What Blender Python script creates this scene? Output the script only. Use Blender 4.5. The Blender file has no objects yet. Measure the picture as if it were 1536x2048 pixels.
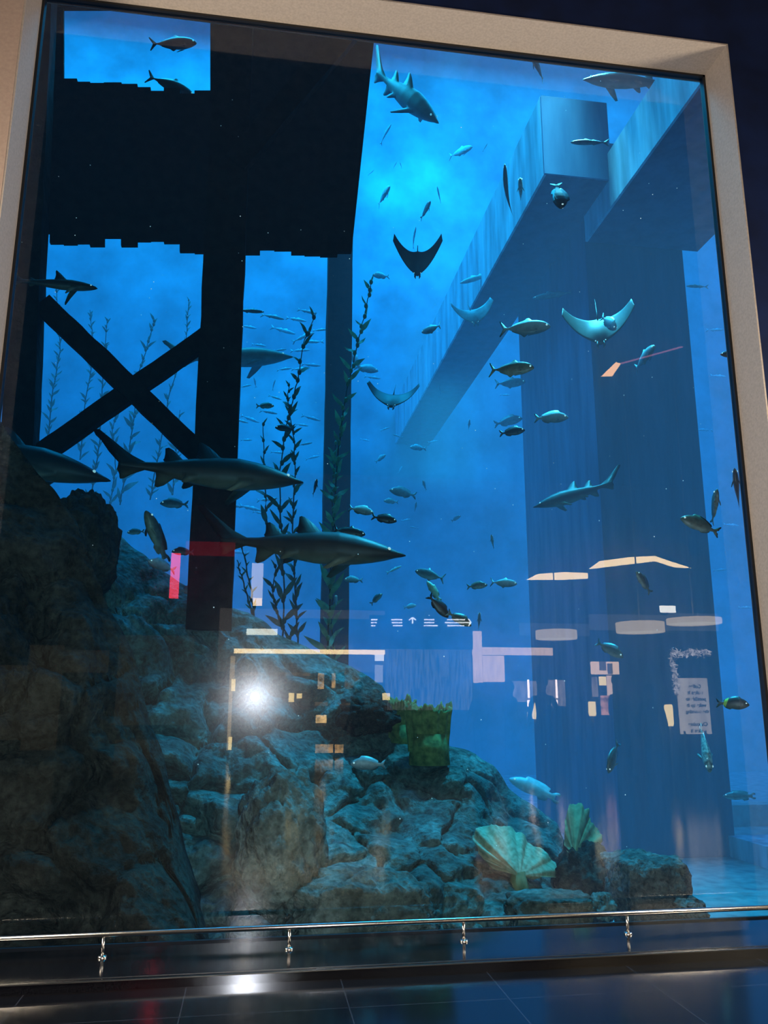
import bpy, math, random
import numpy as np
from mathutils import Vector, Matrix, noise
random.seed(7)
C = bpy.context.scene.collection
SC = bpy.context.scene
PI = math.pi

# ------------------------------------------------------------------ camera (from the vanishing points)
W, H, F = 1536, 2048, 1630.0
EYE = Vector((0.0, -5.0, 1.363))
n_c = Vector((510 - 768, 1397 - 1024, F)).normalized()          # world +Y seen from the camera (x right, y down, z forward)
x_c = Vector((11536 - 768, 1404 - 1024, F)); x_c = (x_c - n_c * x_c.dot(n_c)).normalized()
z_c = x_c.cross(n_c)                                            # world +Z
if z_c.y > 0: z_c = -z_c
def w_of(c):                                                    # camera-space direction to world
    return Vector((c.dot(x_c), c.dot(n_c), c.dot(z_c)))
CR, CU, CF = w_of(Vector((1, 0, 0))), w_of(Vector((0, -1, 0))), w_of(Vector((0, 0, 1)))
cam_d = bpy.data.cameras.new('camera'); cam = bpy.data.objects.new('camera', cam_d); C.objects.link(cam)
cam_d.sensor_fit = 'VERTICAL'; cam_d.sensor_height = 36.0; cam_d.lens = F / H * 36.0
cam_d.clip_start = 0.05; cam_d.clip_end = 200
M = Matrix.Identity(4)
for i in range(3):
    M[i][0], M[i][1], M[i][2], M[i][3] = CR[i], CU[i], -CF[i], EYE[i]
cam.matrix_world = M
SC.camera = cam

def at(px, py, Y):
    """the place that shows at photo pixel px, py when it lies Y metres in front of the camera, square to the glass"""
    d = w_of(Vector(((px - 768) / F, (py - 1024) / F, 1.0)))
    return EYE + d * (Y / d.y)
def mirror(px, py, v):
    """the place in the hall, v metres before the glass, whose reflection shows at px, py"""
    p = at(px, py, 5.0 + v)
    return Vector((p.x, -v, p.z))
def px_m(px, py, Y):                                            # metres per pixel there
    return (at(px, py, Y) - EYE).dot(CF) / F

# ------------------------------------------------------------------ helpers
def tag(o, label=None, cat=None, group=None, kind=None):
    if label: o['label'] = label
    if cat: o['category'] = cat
    if group: o['group'] = group
    if kind: o['kind'] = kind
    return o
def link(name, me, mat=None, parent=None, smooth=False):
    o = bpy.data.objects.new(name, me); C.objects.link(o)
    if mat is not None and not me.materials: me.materials.append(mat)
    if smooth:
        me.polygons.foreach_set('use_smooth', [True] * len(me.polygons))
    if parent is not None: o.parent = parent
    return o
def mesh(name, vs, fs, mat=None, parent=None, smooth=False):
    me = bpy.data.meshes.new(name)
    me.from_pydata([tuple(v) for v in vs], [], fs); me.update()
    return link(name, me, mat, parent, smooth)
def empty(name, loc):
    o = bpy.data.objects.new(name, None); C.objects.link(o); o.location = loc; o.empty_display_size = .1
    return o
class MB:
    def __init__(s): s.v, s.f = [], []
    def add(s, vs, fs):
        b = len(s.v); s.v += [tuple(v) for v in vs]; s.f += [tuple(i + b for i in f) for f in fs]; return s
    def box(s, lo, hi):
        (a, b, c), (d, e, f) = lo, hi
        return s.add([(a,b,c),(d,b,c),(d,e,c),(a,e,c),(a,b,f),(d,b,f),(d,e,f),(a,e,f)],
                     [(0,3,2,1),(4,5,6,7),(0,1,5,4),(1,2,6,5),(2,3,7,6),(3,0,4,7)])
    def tube(s, pts, rad, n=10, caps=True):
        pts = [Vector(p) for p in pts]; rs = rad if isinstance(rad, (list, tuple)) else [rad] * len(pts)
        rings = []; up = Vector((0, 0, 1))
        for i, p in enumerate(pts):
            t = (pts[min(i+1, len(pts)-1)] - pts[max(i-1, 0)]).normalized()
            a = t.cross(up)
            if a.length < 1e-3: a = t.cross(Vector((1, 0, 0)))
            a.normalize(); b = t.cross(a)
            rings.append([p + (a * math.cos(2*PI*k/n) + b * math.sin(2*PI*k/n)) * rs[i] for k in range(n)])
        vs = [v for r in rings for v in r]
        fs = [(i*n+k, i*n+(k+1) % n, (i+1)*n+(k+1) % n, (i+1)*n+k) for i in range(len(pts)-1) for k in range(n)]
        if caps: fs += [tuple(range(n))[::-1], tuple((len(pts)-1)*n+k for k in range(n))]
        return s.add(vs, fs)
    def lathe(s, prof, n=28, loc=(0,0,0)):
        vs = [(loc[0]+r*math.cos(2*PI*k/n), loc[1]+r*math.sin(2*PI*k/n), loc[2]+z) for r, z in prof for k in range(n)]
        fs = [(i*n+k, i*n+(k+1) % n, (i+1)*n+(k+1) % n, (i+1)*n+k) for i in range(len(prof)-1) for k in range(n)]
        return s.add(vs, fs)
    def beam(s, p, q, w, d, jag=0.0, seg=1, up=None):
        """a squared timber from p to q: w across the view, d in depth, jag roughens its edges"""
        p, q = Vector(p), Vector(q); t = (q - p).normalized(); y = Vector((0, 1, 0)) if up is None else Vector(up); a = t.cross(y).normalized(); y = a.cross(t).normalized()
        vs = []
        for i in range(seg + 1):
            c = p + (q - p) * (i / seg)
            for sa, sy in ((-1,-1),(1,-1),(1,1),(-1,1)):
                j = (noise.noise(Vector((c.x*3+sa*7, c.z*5, c.y*3+sy*5))) * jag)
                vs.append(c + a * (sa * (w/2 + j)) + y * (sy * d/2))
        fs = [(i*4+k, i*4+(k+1) % 4, i*4+4+(k+1) % 4, i*4+4+k) for i in range(seg) for k in range(4)] + [(3,2,1,0), tuple(seg*4+k for k in range(4))]
        return s.add(vs, fs)
    def sphere(s, c, r, nu=10, nv=6, sx=1, sy=1, sz=1):
        vs, fs = [], []
        for j in range(nv + 1):
            th = PI * j / nv
            for i in range(nu):
                ph = 2*PI*i/nu
                vs.append((c[0]+r*sx*math.sin(th)*math.cos(ph), c[1]+r*sy*math.sin(th)*math.sin(ph), c[2]+r*sz*math.cos(th)))
        for j in range(nv):
            for i in range(nu):
                fs.append((j*nu+i, (j+1)*nu+i, (j+1)*nu+(i+1) % nu, j*nu+(i+1) % nu))
        return s.add(vs, fs)
    def build(s, name, mat, parent=None, smooth=False):
        return mesh(name, s.v, s.f, mat, parent, smooth)

# ------------------------------------------------------------------ materials
def new_mat(name):
    m = bpy.data.materials.new(name); m.use_nodes = True
    nt = m.node_tree
    for n in list(nt.nodes): nt.nodes.remove(n)
    out = nt.nodes.new('ShaderNodeOutputMaterial')
    return m, nt, out
def N(nt, typ, **kw):
    n = nt.nodes.new(typ)
    for k, v in kw.items():
        if k in n.inputs.keys(): n.inputs[k].default_value = v
        else: setattr(n, k, v)
    return n
def rgba(c): return (c[0], c[1], c[2], 1.0)
def ramp(nt, fac, stops):
    r = nt.nodes.new('ShaderNodeValToRGB'); e = r.color_ramp.elements
    e[0].position, e[0].color = stops[0][0], rgba(stops[0][1]); e[1].position, e[1].color = stops[-1][0], rgba(stops[-1][1])
    for p, c in stops[1:-1]:
        x = e.new(p); x.color = rgba(c)
    nt.links.new(fac, r.inputs[0]); return r.outputs[0]
def plain(name, col, rough=.6, metal=0., nscale=0., namt=.25, bump=0., spec=.5, coords='Object'):
    m, nt, out = new_mat(name)
    b = N(nt, 'ShaderNodeBsdfPrincipled'); b.inputs['Base Color'].default_value = rgba(col); b.inputs['Roughness'].default_value = rough
    b.inputs['Metallic'].default_value = metal; b.inputs['Specular IOR Level'].default_value = spec
    if nscale:
        tc = N(nt, 'ShaderNodeTexCoord'); nz = N(nt, 'ShaderNodeTexNoise'); nz.inputs['Scale'].default_value = nscale; nz.inputs['Detail'].default_value = 6
        nt.links.new(tc.outputs[coords], nz.inputs['Vector'])
        lo = [c * (1 - namt) for c in col]; hi = [min(1, c * (1 + namt)) for c in col]
        nt.links.new(ramp(nt, nz.outputs[0], [(.3, lo), (.7, hi)]), b.inputs['Base Color'])
        if bump:
            bp = N(nt, 'ShaderNodeBump'); bp.inputs['Strength'].default_value = bump; bp.inputs['Distance'].default_value = .03
            nt.links.new(nz.outputs[0], bp.inputs['Height']); nt.links.new(bp.outputs[0], b.inputs['Normal'])
    nt.links.new(b.outputs[0], out.inputs[0]); return m
def glow(name, col, s, nscale=0., namt=.3, stretch=(1,1,1)):
    m, nt, out = new_mat(name); e = N(nt, 'ShaderNodeEmission'); e.inputs[0].default_value = rgba(col); e.inputs[1].default_value = s
    if nscale:
        tc = N(nt, 'ShaderNodeTexCoord'); mp = N(nt, 'ShaderNodeMapping'); mp.inputs['Scale'].default_value = stretch
        nz = N(nt, 'ShaderNodeTexNoise'); nz.inputs['Scale'].default_value = nscale; nz.inputs['Detail'].default_value = 3
        nt.links.new(tc.outputs['Object'], mp.inputs[0]); nt.links.new(mp.outputs[0], nz.inputs['Vector'])
        nt.links.new(ramp(nt, nz.outputs[0], [(.35, [c*(1-namt) for c in col]), (.65, col)]), e.inputs[0])
    nt.links.new(e.outputs[0], out.inputs[0]); return m

def rock_mat(name, dark, mid, light, scale=2.2, bump=.9):
    m, nt, out = new_mat(name); b = N(nt, 'ShaderNodeBsdfPrincipled'); b.inputs['Roughness'].default_value = .95; b.inputs['Specular IOR Level'].default_value = .15
    g = N(nt, 'ShaderNodeNewGeometry')
    n1 = N(nt, 'ShaderNodeTexNoise'); n1.inputs['Scale'].default_value = scale; n1.inputs['Detail'].default_value = 9; n1.inputs['Roughness'].default_value = .68
    n2 = N(nt, 'ShaderNodeTexNoise'); n2.inputs['Scale'].default_value = scale * 9; n2.inputs['Detail'].default_value = 6
    v = N(nt, 'ShaderNodeTexVoronoi'); v.inputs['Scale'].default_value = scale * 4
    for n in (n1, n2, v): nt.links.new(g.outputs['Position'], n.inputs['Vector'])
    c = ramp(nt, n1.outputs[0], [(.3, dark), (.5, mid), (.72, light)])
    mx = N(nt, 'ShaderNodeMix', data_type='RGBA', blend_type='MULTIPLY'); mx.inputs[0].default_value = .75
    nt.links.new(c, mx.inputs[6]); nt.links.new(ramp(nt, n2.outputs[0], [(.3, (.35,.35,.35)), (.62, (1.25,1.25,1.25))]), mx.inputs[7])
    nt.links.new(mx.outputs[2], b.inputs['Base Color'])
    a = N(nt, 'ShaderNodeMath', operation='ADD'); a2 = N(nt, 'ShaderNodeMath', operation='MULTIPLY'); a2.inputs[1].default_value = .35
    nt.links.new(v.outputs[0], a2.inputs[0]); nt.links.new(n2.outputs[0], a.inputs[0]); nt.links.new(a2.outputs[0], a.inputs[1])
    bp = N(nt, 'ShaderNodeBump'); bp.inputs['Strength'].default_value = bump; bp.inputs['Distance'].default_value = .06
    nt.links.new(a.outputs[0], bp.inputs['Height']); nt.links.new(bp.outputs[0], b.inputs['Normal'])
    nt.links.new(b.outputs[0], out.inputs[0]); return m
def fish_mat(name, back, side, belly, z0=-.10, z1=.10, rough=.38, mottle=.3, band=None, nscale=9):
    m, nt, out = new_mat(name); b = N(nt, 'ShaderNodeBsdfPrincipled'); b.inputs['Roughness'].default_value = rough
    tc = N(nt, 'ShaderNodeTexCoord'); sp = N(nt, 'ShaderNodeSeparateXYZ'); nt.links.new(tc.outputs['Object'], sp.inputs[0])
    mr = N(nt, 'ShaderNodeMapRange'); mr.inputs[1].default_value = z0; mr.inputs[2].default_value = z1; nt.links.new(sp.outputs[2], mr.inputs[0])
    nz = N(nt, 'ShaderNodeTexNoise'); nz.inputs['Scale'].default_value = nscale; nz.inputs['Detail'].default_value = 5; nt.links.new(tc.outputs['Object'], nz.inputs['Vector'])
    c = ramp(nt, mr.outputs[0], [(.05, belly), (.45, side), (.9, back)])
    mx = N(nt, 'ShaderNodeMix', data_type='RGBA', blend_type='MULTIPLY'); mx.inputs[0].default_value = mottle
    nt.links.new(c, mx.inputs[6]); nt.links.new(ramp(nt, nz.outputs[0], [(.35, (.3,.3,.3)), (.65, (1.2,1.2,1.2))]), mx.inputs[7])
    col = mx.outputs[2]
    if band:
        x0, x1, bc = band
        gt = N(nt, 'ShaderNodeMath', operation='GREATER_THAN'); gt.inputs[1].default_value = x0; lt = N(nt, 'ShaderNodeMath', operation='LESS_THAN'); lt.inputs[1].default_value = x1
        sh = N(nt, 'ShaderNodeMath', operation='MULTIPLY_ADD'); sh.inputs[1].default_value = -.35; nt.links.new(sp.outputs[2], sh.inputs[0]); nt.links.new(sp.outputs[0], sh.inputs[2])
        nt.links.new(sh.outputs[0], gt.inputs[0]); nt.links.new(sh.outputs[0], lt.inputs[0])
        ml = N(nt, 'ShaderNodeMath', operation='MULTIPLY'); nt.links.new(gt.outputs[0], ml.inputs[0]); nt.links.new(lt.outputs[0], ml.inputs[1])
        m2 = N(nt, 'ShaderNodeMix', data_type='RGBA'); nt.links.new(ml.outputs[0], m2.inputs[0]); nt.links.new(col, m2.inputs[6]); m2.inputs[7].default_value = rgba(bc)
        col = m2.outputs[2]
    nt.links.new(col, b.inputs['Base Color']); nt.links.new(b.outputs[0], out.inputs[0]); return m

m_plaster = plain('beige_plaster', (.46, .37, .29), .8, nscale=60, namt=.10)
m_tan = plain('tan_panel', (.50, .35, .26), .75, nscale=40, namt=.08)
m_navy = plain('navy_wall', (.004, .013, .055), .5, nscale=5, namt=.3)
m_rubber = plain('black_seal', (.006, .006, .006), .5)
m_steel = plain('brushed_steel', (.62, .58, .52), .22, 1.0)
m_trim = plain('dark_edge_trim', (.12, .11, .095), .35, .9)
m_wood = plain('black_timber', (.0105, .0125, .012), .95, nscale=8, namt=.5, bump=.6, spec=.1)
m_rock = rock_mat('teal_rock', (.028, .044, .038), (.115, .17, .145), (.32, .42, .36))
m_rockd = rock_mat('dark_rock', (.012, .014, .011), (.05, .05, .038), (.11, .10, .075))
m_rockb = rock_mat('boulder_rock', (.05, .06, .055), (.14, .16, .14), (.30, .33, .28), 3.5)
m_eye = None

# granite: polished black tiles
def granite(name, seam=True):
    m, nt, out = new_mat(name); b = N(nt, 'ShaderNodeBsdfPrincipled'); b.inputs['Roughness'].default_value = .13; b.inputs['Specular IOR Level'].default_value = .55
    g = N(nt, 'ShaderNodeNewGeometry'); nz = N(nt, 'ShaderNodeTexNoise'); nz.inputs['Scale'].default_value = 220; nt.links.new(g.outputs['Position'], nz.inputs['Vector'])
    c = ramp(nt, nz.outputs[0], [(.4, (.003,.003,.004)), (.8, (.016,.016,.018))])
    if seam:
        br = N(nt, 'ShaderNodeTexBrick'); br.offset = 0; br.inputs['Color1'].default_value = (1,1,1,1); br.inputs['Color2'].default_value = (.8,.8,.8,1); br.inputs['Mortar'].default_value = (5,5,5,1)
        br.inputs['Scale'].default_value = 1; br.inputs['Mortar Size'].default_value = .003; br.inputs['Brick Width'].default_value = .75; br.inputs['Row Height'].default_value = .75
        mp = N(nt, 'ShaderNodeMapping'); mp.inputs['Location'].default_value = (.28, .18, 0); nt.links.new(g.outputs['Position'], mp.inputs[0]); nt.links.new(mp.outputs[0], br.inputs['Vector'])
        mx = N(nt, 'ShaderNodeMix', data_type='RGBA', blend_type='MULTIPLY'); mx.inputs[0].default_value = 1
        nt.links.new(c, mx.inputs[6]); nt.links.new(br.outputs[0], mx.inputs[7]); c = mx.outputs[2]
    n2 = N(nt, 'ShaderNodeTexNoise'); n2.inputs['Scale'].default_value = 3; nt.links.new(g.outputs['Position'], n2.inputs['Vector'])
    mr = N(nt, 'ShaderNodeMapRange'); mr.inputs[3].default_value = .11; mr.inputs[4].default_value = .15; nt.links.new(n2.outputs[0], mr.inputs[0]); nt.links.new(mr.outputs[0], b.inputs['Roughness'])
    nt.links.new(c, b.inputs['Base Color']); nt.links.new(b.outputs[0], out.inputs[0]); return m
m_granite = granite('black_granite_tiles'); m_ledge = granite('black_granite_ledge', False)

# acrylic pane: clear, with a sharp mirror image and a faint smeary one
def pane_mat():
    m, nt, out = new_mat('clear_pane')
    tr = N(nt, 'ShaderNodeBsdfTransparent'); tr.inputs[0].default_value = (.97, .985, .99, 1)
    g1 = N(nt, 'ShaderNodeBsdfGlossy'); g1.inputs['Roughness'].default_value = 0.0
    g2 = N(nt, 'ShaderNodeBsdfGlossy'); g2.inputs['Roughness'].default_value = .17
    mg = N(nt, 'ShaderNodeMixShader'); mg.inputs[0].default_value = .18
    nt.links.new(g1.outputs[0], mg.inputs[1]); nt.links.new(g2.outputs[0], mg.inputs[2])
    fr = N(nt, 'ShaderNodeFresnel'); fr.inputs[0].default_value = 1.49
    mu = N(nt, 'ShaderNodeMath', operation='MULTIPLY'); mu.inputs[1].default_value = 1.7; mu.use_clamp = True; nt.links.new(fr.outputs[0], mu.inputs[0])
    mx = N(nt, 'ShaderNodeMixShader'); nt.links.new(mu.outputs[0], mx.inputs[0]); nt.links.new(tr.outputs[0], mx.inputs[1]); nt.links.new(mg.outputs[0], mx.inputs[2])
    nt.links.new(mx.outputs[0], out.inputs[0]); return m
m_pane = pane_mat()
def water_mat(name, sig, emi):  # emission stands in for light scattered by the water
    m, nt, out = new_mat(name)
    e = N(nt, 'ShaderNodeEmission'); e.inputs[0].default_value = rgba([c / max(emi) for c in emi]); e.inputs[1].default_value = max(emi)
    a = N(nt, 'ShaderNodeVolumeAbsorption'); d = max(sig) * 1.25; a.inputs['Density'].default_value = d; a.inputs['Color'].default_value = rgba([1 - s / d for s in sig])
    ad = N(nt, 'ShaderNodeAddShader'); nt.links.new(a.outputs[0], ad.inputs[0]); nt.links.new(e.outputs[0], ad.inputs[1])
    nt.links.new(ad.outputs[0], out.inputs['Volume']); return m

# ------------------------------------------------------------------ the window wall
XL, XR = at(37, 440, 5).x, at(1448, 555, 5).x
ZT, ZB = at(740, 72, 5).z, .045
YW = -.32                                                       # face of the hall wall
def struct(o): o['kind'] = 'structure'; return o
def slab(name, lo, hi, mat): return struct(MB().box(lo, hi).build(name, mat))
struct(mesh('window_1', [(XL, 0, ZB), (XR, 0, ZB), (XR, 0, ZT), (XL, 0, ZT)], [(0, 1, 2, 3)], m_pane))
s = .018
g = MB(); g.box((XL, -.02, ZB), (XL + s, .03, ZT)); g.box((XR - s, -.02, ZB), (XR, .03, ZT)); g.box((XL, -.02, ZT - s), (XR, .03, ZT))
struct(g.build('trim_1', m_rubber))
T = .5
slab('trim_2', (XR, YW, -.3), (XR + .012, .06, ZT + .012), m_plaster)          # right reveal
slab('trim_3', (XL - .012, YW, -.3), (XL, .06, ZT + .06), m_plaster)          # left reveal
slab('trim_4', (XL, YW, ZT), (XR, .06, ZT + .012), m_plaster)                 # soffit
slab('wall_right', (XR + .012, YW + .004, -.3), (XR + 6, .06, 9), m_navy)
slab('wall_top', (XL - .012, YW + .004, ZT + .012), (XR + .012, .06, 9), m_navy)
slab('wall_left', (XL - 6, YW - .002, -.3), (XL - .012, .06, 9), m_tan)
slab('trim_5', (XL - 6, -.54, 0), (XR + 6, 0.0, ZB), m_ledge)                # ledge under the pane
slab('trim_6', (XL - 6, -.545, ZB - .003), (XR + 6, -.537, ZB + .002), m_trim); slab('trim_14', (XL - 6, -.50, ZB), (XR + 6, -.495, ZB + .0015), m_trim)       # its edge strip
slab('floor', (-14, -22, -.1), (16, -.54, 0), m_granite)

# ------------------------------------------------------------------ hand rail
rail = empty('guard_rail', (0, -.17, ZB)); tag(rail, 'low polished steel rail on short posts along the foot of the aquarium window', 'rail')
yR, hR = 0.0, .111
mb = MB(); mb.tube([(XL - 3, 0, hR), (XR + 3, 0, hR)], .0135, 14); mb.build('rail_bar', m_steel, rail, True)
x0 = at(205, 1908, 4.83).x; x1 = at(578, 1897, 4.83).x; sp = (x1 - x0)
for k in range(-2, 6):
    x = x0 + k * sp
    if not (XL - 2 < x < XR + 1.5): continue
    p = MB(); p.tube([(x, 0, 0), (x, 0, hR - .01)], .0085, 10); po = p.build('post', m_steel, rail, True)
    q = MB(); q.lathe([(.0, .012), (.02, .012), (.024, .006), (.024, 0)], 16, (x, 0, 0)); q.build('flange', m_steel, po, True)

# ------------------------------------------------------------------ the tank shell
TX0, TX1, TY1, TZ0, TZ1 = -11.0, 15.0, 14.0, -.35, 19.5
m_back = plain('tank_wall', (.34, .42, .44), .95, nscale=.9, namt=.35)
m_sand = plain('tank_floor', (.30, .32, .29), .95, nscale=6, namt=.3, bump=.4)
m_black = plain('tank_dark', (.012, .016, .02), .95)
m_conc = None
def conc(name, lo, hi):
    m, nt, out = new_mat(name); b = N(nt, 'ShaderNodeBsdfPrincipled'); b.inputs['Roughness'].default_value = .95; b.inputs['Specular IOR Level'].default_value = .1
    g = N(nt, 'ShaderNodeNewGeometry'); mp = N(nt, 'ShaderNodeMapping'); mp.inputs['Scale'].default_value = (3.2, 3.2, .5)
    nt.links.new(g.outputs['Position'], mp.inputs[0])
    nz = N(nt, 'ShaderNodeTexNoise'); nz.inputs['Scale'].default_value = 1.6; nz.inputs['Detail'].default_value = 8; nt.links.new(mp.outputs[0], nz.inputs['Vector'])
    nt.links.new(ramp(nt, nz.outputs[0], [(.32, lo), (.7, hi)]), b.inputs['Base Color'])
    nt.links.new(b.outputs[0], out.inputs[0]); return m
m_conc = conc('shaded_stained_concrete', (.045, .08, .14), (.11, .16, .25)); m_concl = conc('lit_pale_concrete', (.28, .36, .42), (.72, .80, .86))  # dark tone paints the shaded faces, pale tone the lit beam sides
slab('wall_back', (TX0, TY1, TZ0), (TX1, TY1 + .3, TZ1), m_back)
slab('wall_tank_left', (TX0 - .3, .1, TZ0), (TX0, TY1, TZ1), m_back)
slab('wall_tank_right', (TX1, .1, TZ0), (TX1 + .3, TY1, TZ1), m_back)
slab('floor_tank', (TX0, .05, TZ0 - .3), (TX1, TY1, TZ0), m_sand)
slab('ceiling_tank', (TX0, .05, TZ1), (TX1, TY1, TZ1 + .3), m_black)
slab('trim_7', (TX0, .07, TZ0), (TX1, .09, ZB), m_black)
SIG = (.34, .085, .048)
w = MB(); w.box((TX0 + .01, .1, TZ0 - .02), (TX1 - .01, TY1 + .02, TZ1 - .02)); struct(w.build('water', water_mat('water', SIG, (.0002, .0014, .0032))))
# open water with scattered light put in as its own glow: behind the pier and over the whole of the far side
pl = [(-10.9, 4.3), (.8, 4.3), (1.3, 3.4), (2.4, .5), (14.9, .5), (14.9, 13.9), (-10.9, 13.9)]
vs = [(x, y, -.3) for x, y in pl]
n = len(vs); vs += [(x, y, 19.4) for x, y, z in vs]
struct(mesh('water_glow', vs, [tuple(range(n))[::-1], tuple(range(n, 2*n))] + [(i, (i+1) % n, n+(i+1) % n, n+i) for i in range(n)],
            water_mat('water_glow', (.0006, .0005, .0004), (.0062, .0176, .0362))))

# ------------------------------------------------------------------ timber pier
def pvert(x_top, y_top, x_bot, y_bot, Y): return at(x_top, y_top, Y), at(x_bot, y_bot, Y)
pier = empty('timber_pier', at(440, 1200, 8)); tag(pier, 'black timber pier with a board wall, thick posts and crossed braces', 'pier')
def pier_part(name, mb):
    o = mb.build(name, m_wood, pier); o.location = -pier.location; return o
def timber(name, x0, y0, x1, y1, Y, wpx, d=.25, jag=.012, seg=24):
    a, b = at(x0, y0, Y), at(x1, y1, Y); wid = wpx * px_m((x0+x1)/2, (y0+y1)/2, Y)
    return pier_part(name, MB().beam(a, b, wid, d, jag, seg))
timber('post', 84, -60, 38, 960, 8.0, 56)
timber('post', 474, -60, 418, 1260, 8.0, 80)
timber('post', 682, 380, 666, 1420, 11.0, 51)
timber('brace', 85, 608, 402, 912, 8.0, 42, .12)
timber('brace', 420, 670, 60, 925, 8.05, 38, .12)
timber('brace', 700, 60, 470, 330, 7.9, 46, .12)
# board wall: vertical boards with uneven lower ends, an opening between the first two posts
wall_x = 40.0
def splay(x): return x + max(0, (x - 560) / 140) * 46            # the last boards lean outwards
def board(xa, xb, ya, yb):
    k = lambda x, y: x + (splay(x) - x) * max(0, (480 - y)) / 420
    q = [at(k(xa, ya), ya, 8.4), at(k(xb, ya) + 1, ya, 8.4), at(k(xb, yb) + 1, yb, 8.4), at(k(xa, yb), yb, 8.4)]
    d = Vector((0, .05, 0)); vs = q + [p + d for p in q]
    pier_part('board', MB().add(vs, [(0,1,2,3)[::-1], (4,5,6,7), (0,1,5,4), (1,2,6,5), (2,3,7,6), (3,0,4,7)]))
while wall_x < 700:
    wv = min(random.uniform(26, 36), 702 - wall_x); xc = wall_x + wv / 2
    low = 474 + (xc - 100) * .066 + random.choice([-9, -6, 0, 6, 10])
    if 128 < xc < 436:
        board(wall_x, wall_x + wv, 160 + (xc - 130) * .09 + random.choice([-4, 0, 5]), low); board(wall_x, wall_x + wv, -90, 18 + random.choice([-3, 3]))
    else: board(wall_x, wall_x + wv, -90, low)
    wall_x += wv

# ------------------------------------------------------------------ concrete gantry on the far side
gan = empty('concrete_gantry', at(1200, 1500, 9.0)); tag(gan, 'massive pale concrete column carrying two long overhead beams', 'column')
def gpart(name, mb, mat=None):
    o = mb.build(name, mat or m_conc, gan); o.location = -gan.location; return o
c0 = at(1195, 900, 9.0); cR = at(1400, 900, 9.0).x; depth = (9.0 * 685 / 525) - 9.0
COLTOP = at(1087, 350, 8.2).z
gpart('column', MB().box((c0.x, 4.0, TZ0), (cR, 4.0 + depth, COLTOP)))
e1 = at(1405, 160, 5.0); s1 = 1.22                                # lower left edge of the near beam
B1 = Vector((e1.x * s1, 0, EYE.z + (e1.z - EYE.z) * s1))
gpart('beam', MB().box((B1.x + .03, .6, B1.z), (B1.x + 1.55, 3.95, B1.z + .72))); gpart('lit_side_slab', MB().box((B1.x, .6, B1.z), (B1.x + .03, 3.95, B1.z + .72)), m_concl)  # thin slab added to carry the lit tone of the beam's side
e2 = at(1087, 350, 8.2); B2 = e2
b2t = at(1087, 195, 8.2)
gpart('beam', MB().box((B2.x + .03, 3.2, B2.z), (B2.x + .85, 13.9, b2t.z))); gpart('lit_side_slab', MB().box((B2.x, 3.2, B2.z), (B2.x + .03, 13.9, b2t.z)), m_concl)  # same added slab, painted as the lit side of the far beam
gpart('hazy_end_slab', MB().box((B2.x + .005, 3.17, B2.z + .005), (B2.x + .85, 3.2, b2t.z)), conc('hazy_concrete', (.13, .21, .34), (.21, .31, .46)))  # added end face, coloured to blend into the water haze
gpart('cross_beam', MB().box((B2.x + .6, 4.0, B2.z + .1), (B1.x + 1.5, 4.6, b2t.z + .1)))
# low kerb and step on the tank floor
k0 = at(1230, 1640, 11.0)
slab('trim_8', (k0.x - .5, 6.0, TZ0), (TX1, 6.35, TZ0 + .28), m_sand)
slab('trim_9', (at(1500, 1700, 8.6).x, 3.3, TZ0), (TX1, 4.0, TZ0 + .22), m_concl)

# ------------------------------------------------------------------ rocks
def fbm(p, o=6, H=.9): return noise.fractal(p, H, 2.1, o)
def interp_poly(pts, u):
    xs = np.array([p[0] for p in pts], float); ys = np.array([p[1] for p in pts], float)
    x = xs[0] + (xs[-1] - xs[0]) * u
    return x, float(np.interp(x, xs, ys))
def ridge(name, top, ybot, Yt, Yb, mat, label, amp=.22, nx=110, nt=80, freq=1.1, seed=0, ease=1.2, zfloor=TZ0):
    vs = []; off = Vector((seed * 13.1, seed * 7.7, seed * 3.3)); rows = nt + 6
    for j in range(rows):
        for i in range(nx):
            u = i / (nx - 1); x, yt = interp_poly(top, u)
            edge = min(1, 8 * u, 8 * (1 - u))
            if j <= nt:
                t = j / nt; y = ybot + (yt - ybot) * t
                Y = Yb + (Yt - Yb) * t ** ease
                p = at(x, y, Y)
                q = p * freq + off
                d = fbm(q) * amp + abs(noise.noise(q * 2.3)) * amp * .5 - .5 * amp * max(0, noise.noise(q * 1.1)) 
                F_v = noise.voronoi(q * 1.5 + Vector((noise.noise(q * 2), noise.noise(q * 2 + off), 0)) * .5)[0]; d -= amp * .75 * math.exp(-(F_v[1] - F_v[0]) / .10); d += amp * .35 * (noise.cell(q * 1.5) if False else F_v[0])
                d += (noise.noise(q * 6) + .5 * noise.noise(q * 13)) * amp * .16
                fade = min(1, (1 - t) * 5 + .12)
                p = p + Vector((0, -1, .25)) * (d * fade) + Vector((.4, 0, .6)) * noise.noise(q * 4) * amp * .18
                if j == 0: p.z = min(p.z, zfloor - .02)
            else:
                b = vs[nt * nx + i]; k = j - nt
                p = Vector(b) + Vector((0, .14 * k, 0)); p.z = b[2] + (zfloor - .05 - b[2]) * (k / 5) ** 2
            vs.append(tuple(p))
    fs = [(j*nx+i, j*nx+i+1, (j+1)*nx+i+1, (j+1)*nx+i) for j in range(rows-1) for i in range(nx-1)]
    o = mesh(name, vs, fs, mat, None, True); tag(o, label, 'rock'); return o
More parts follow.
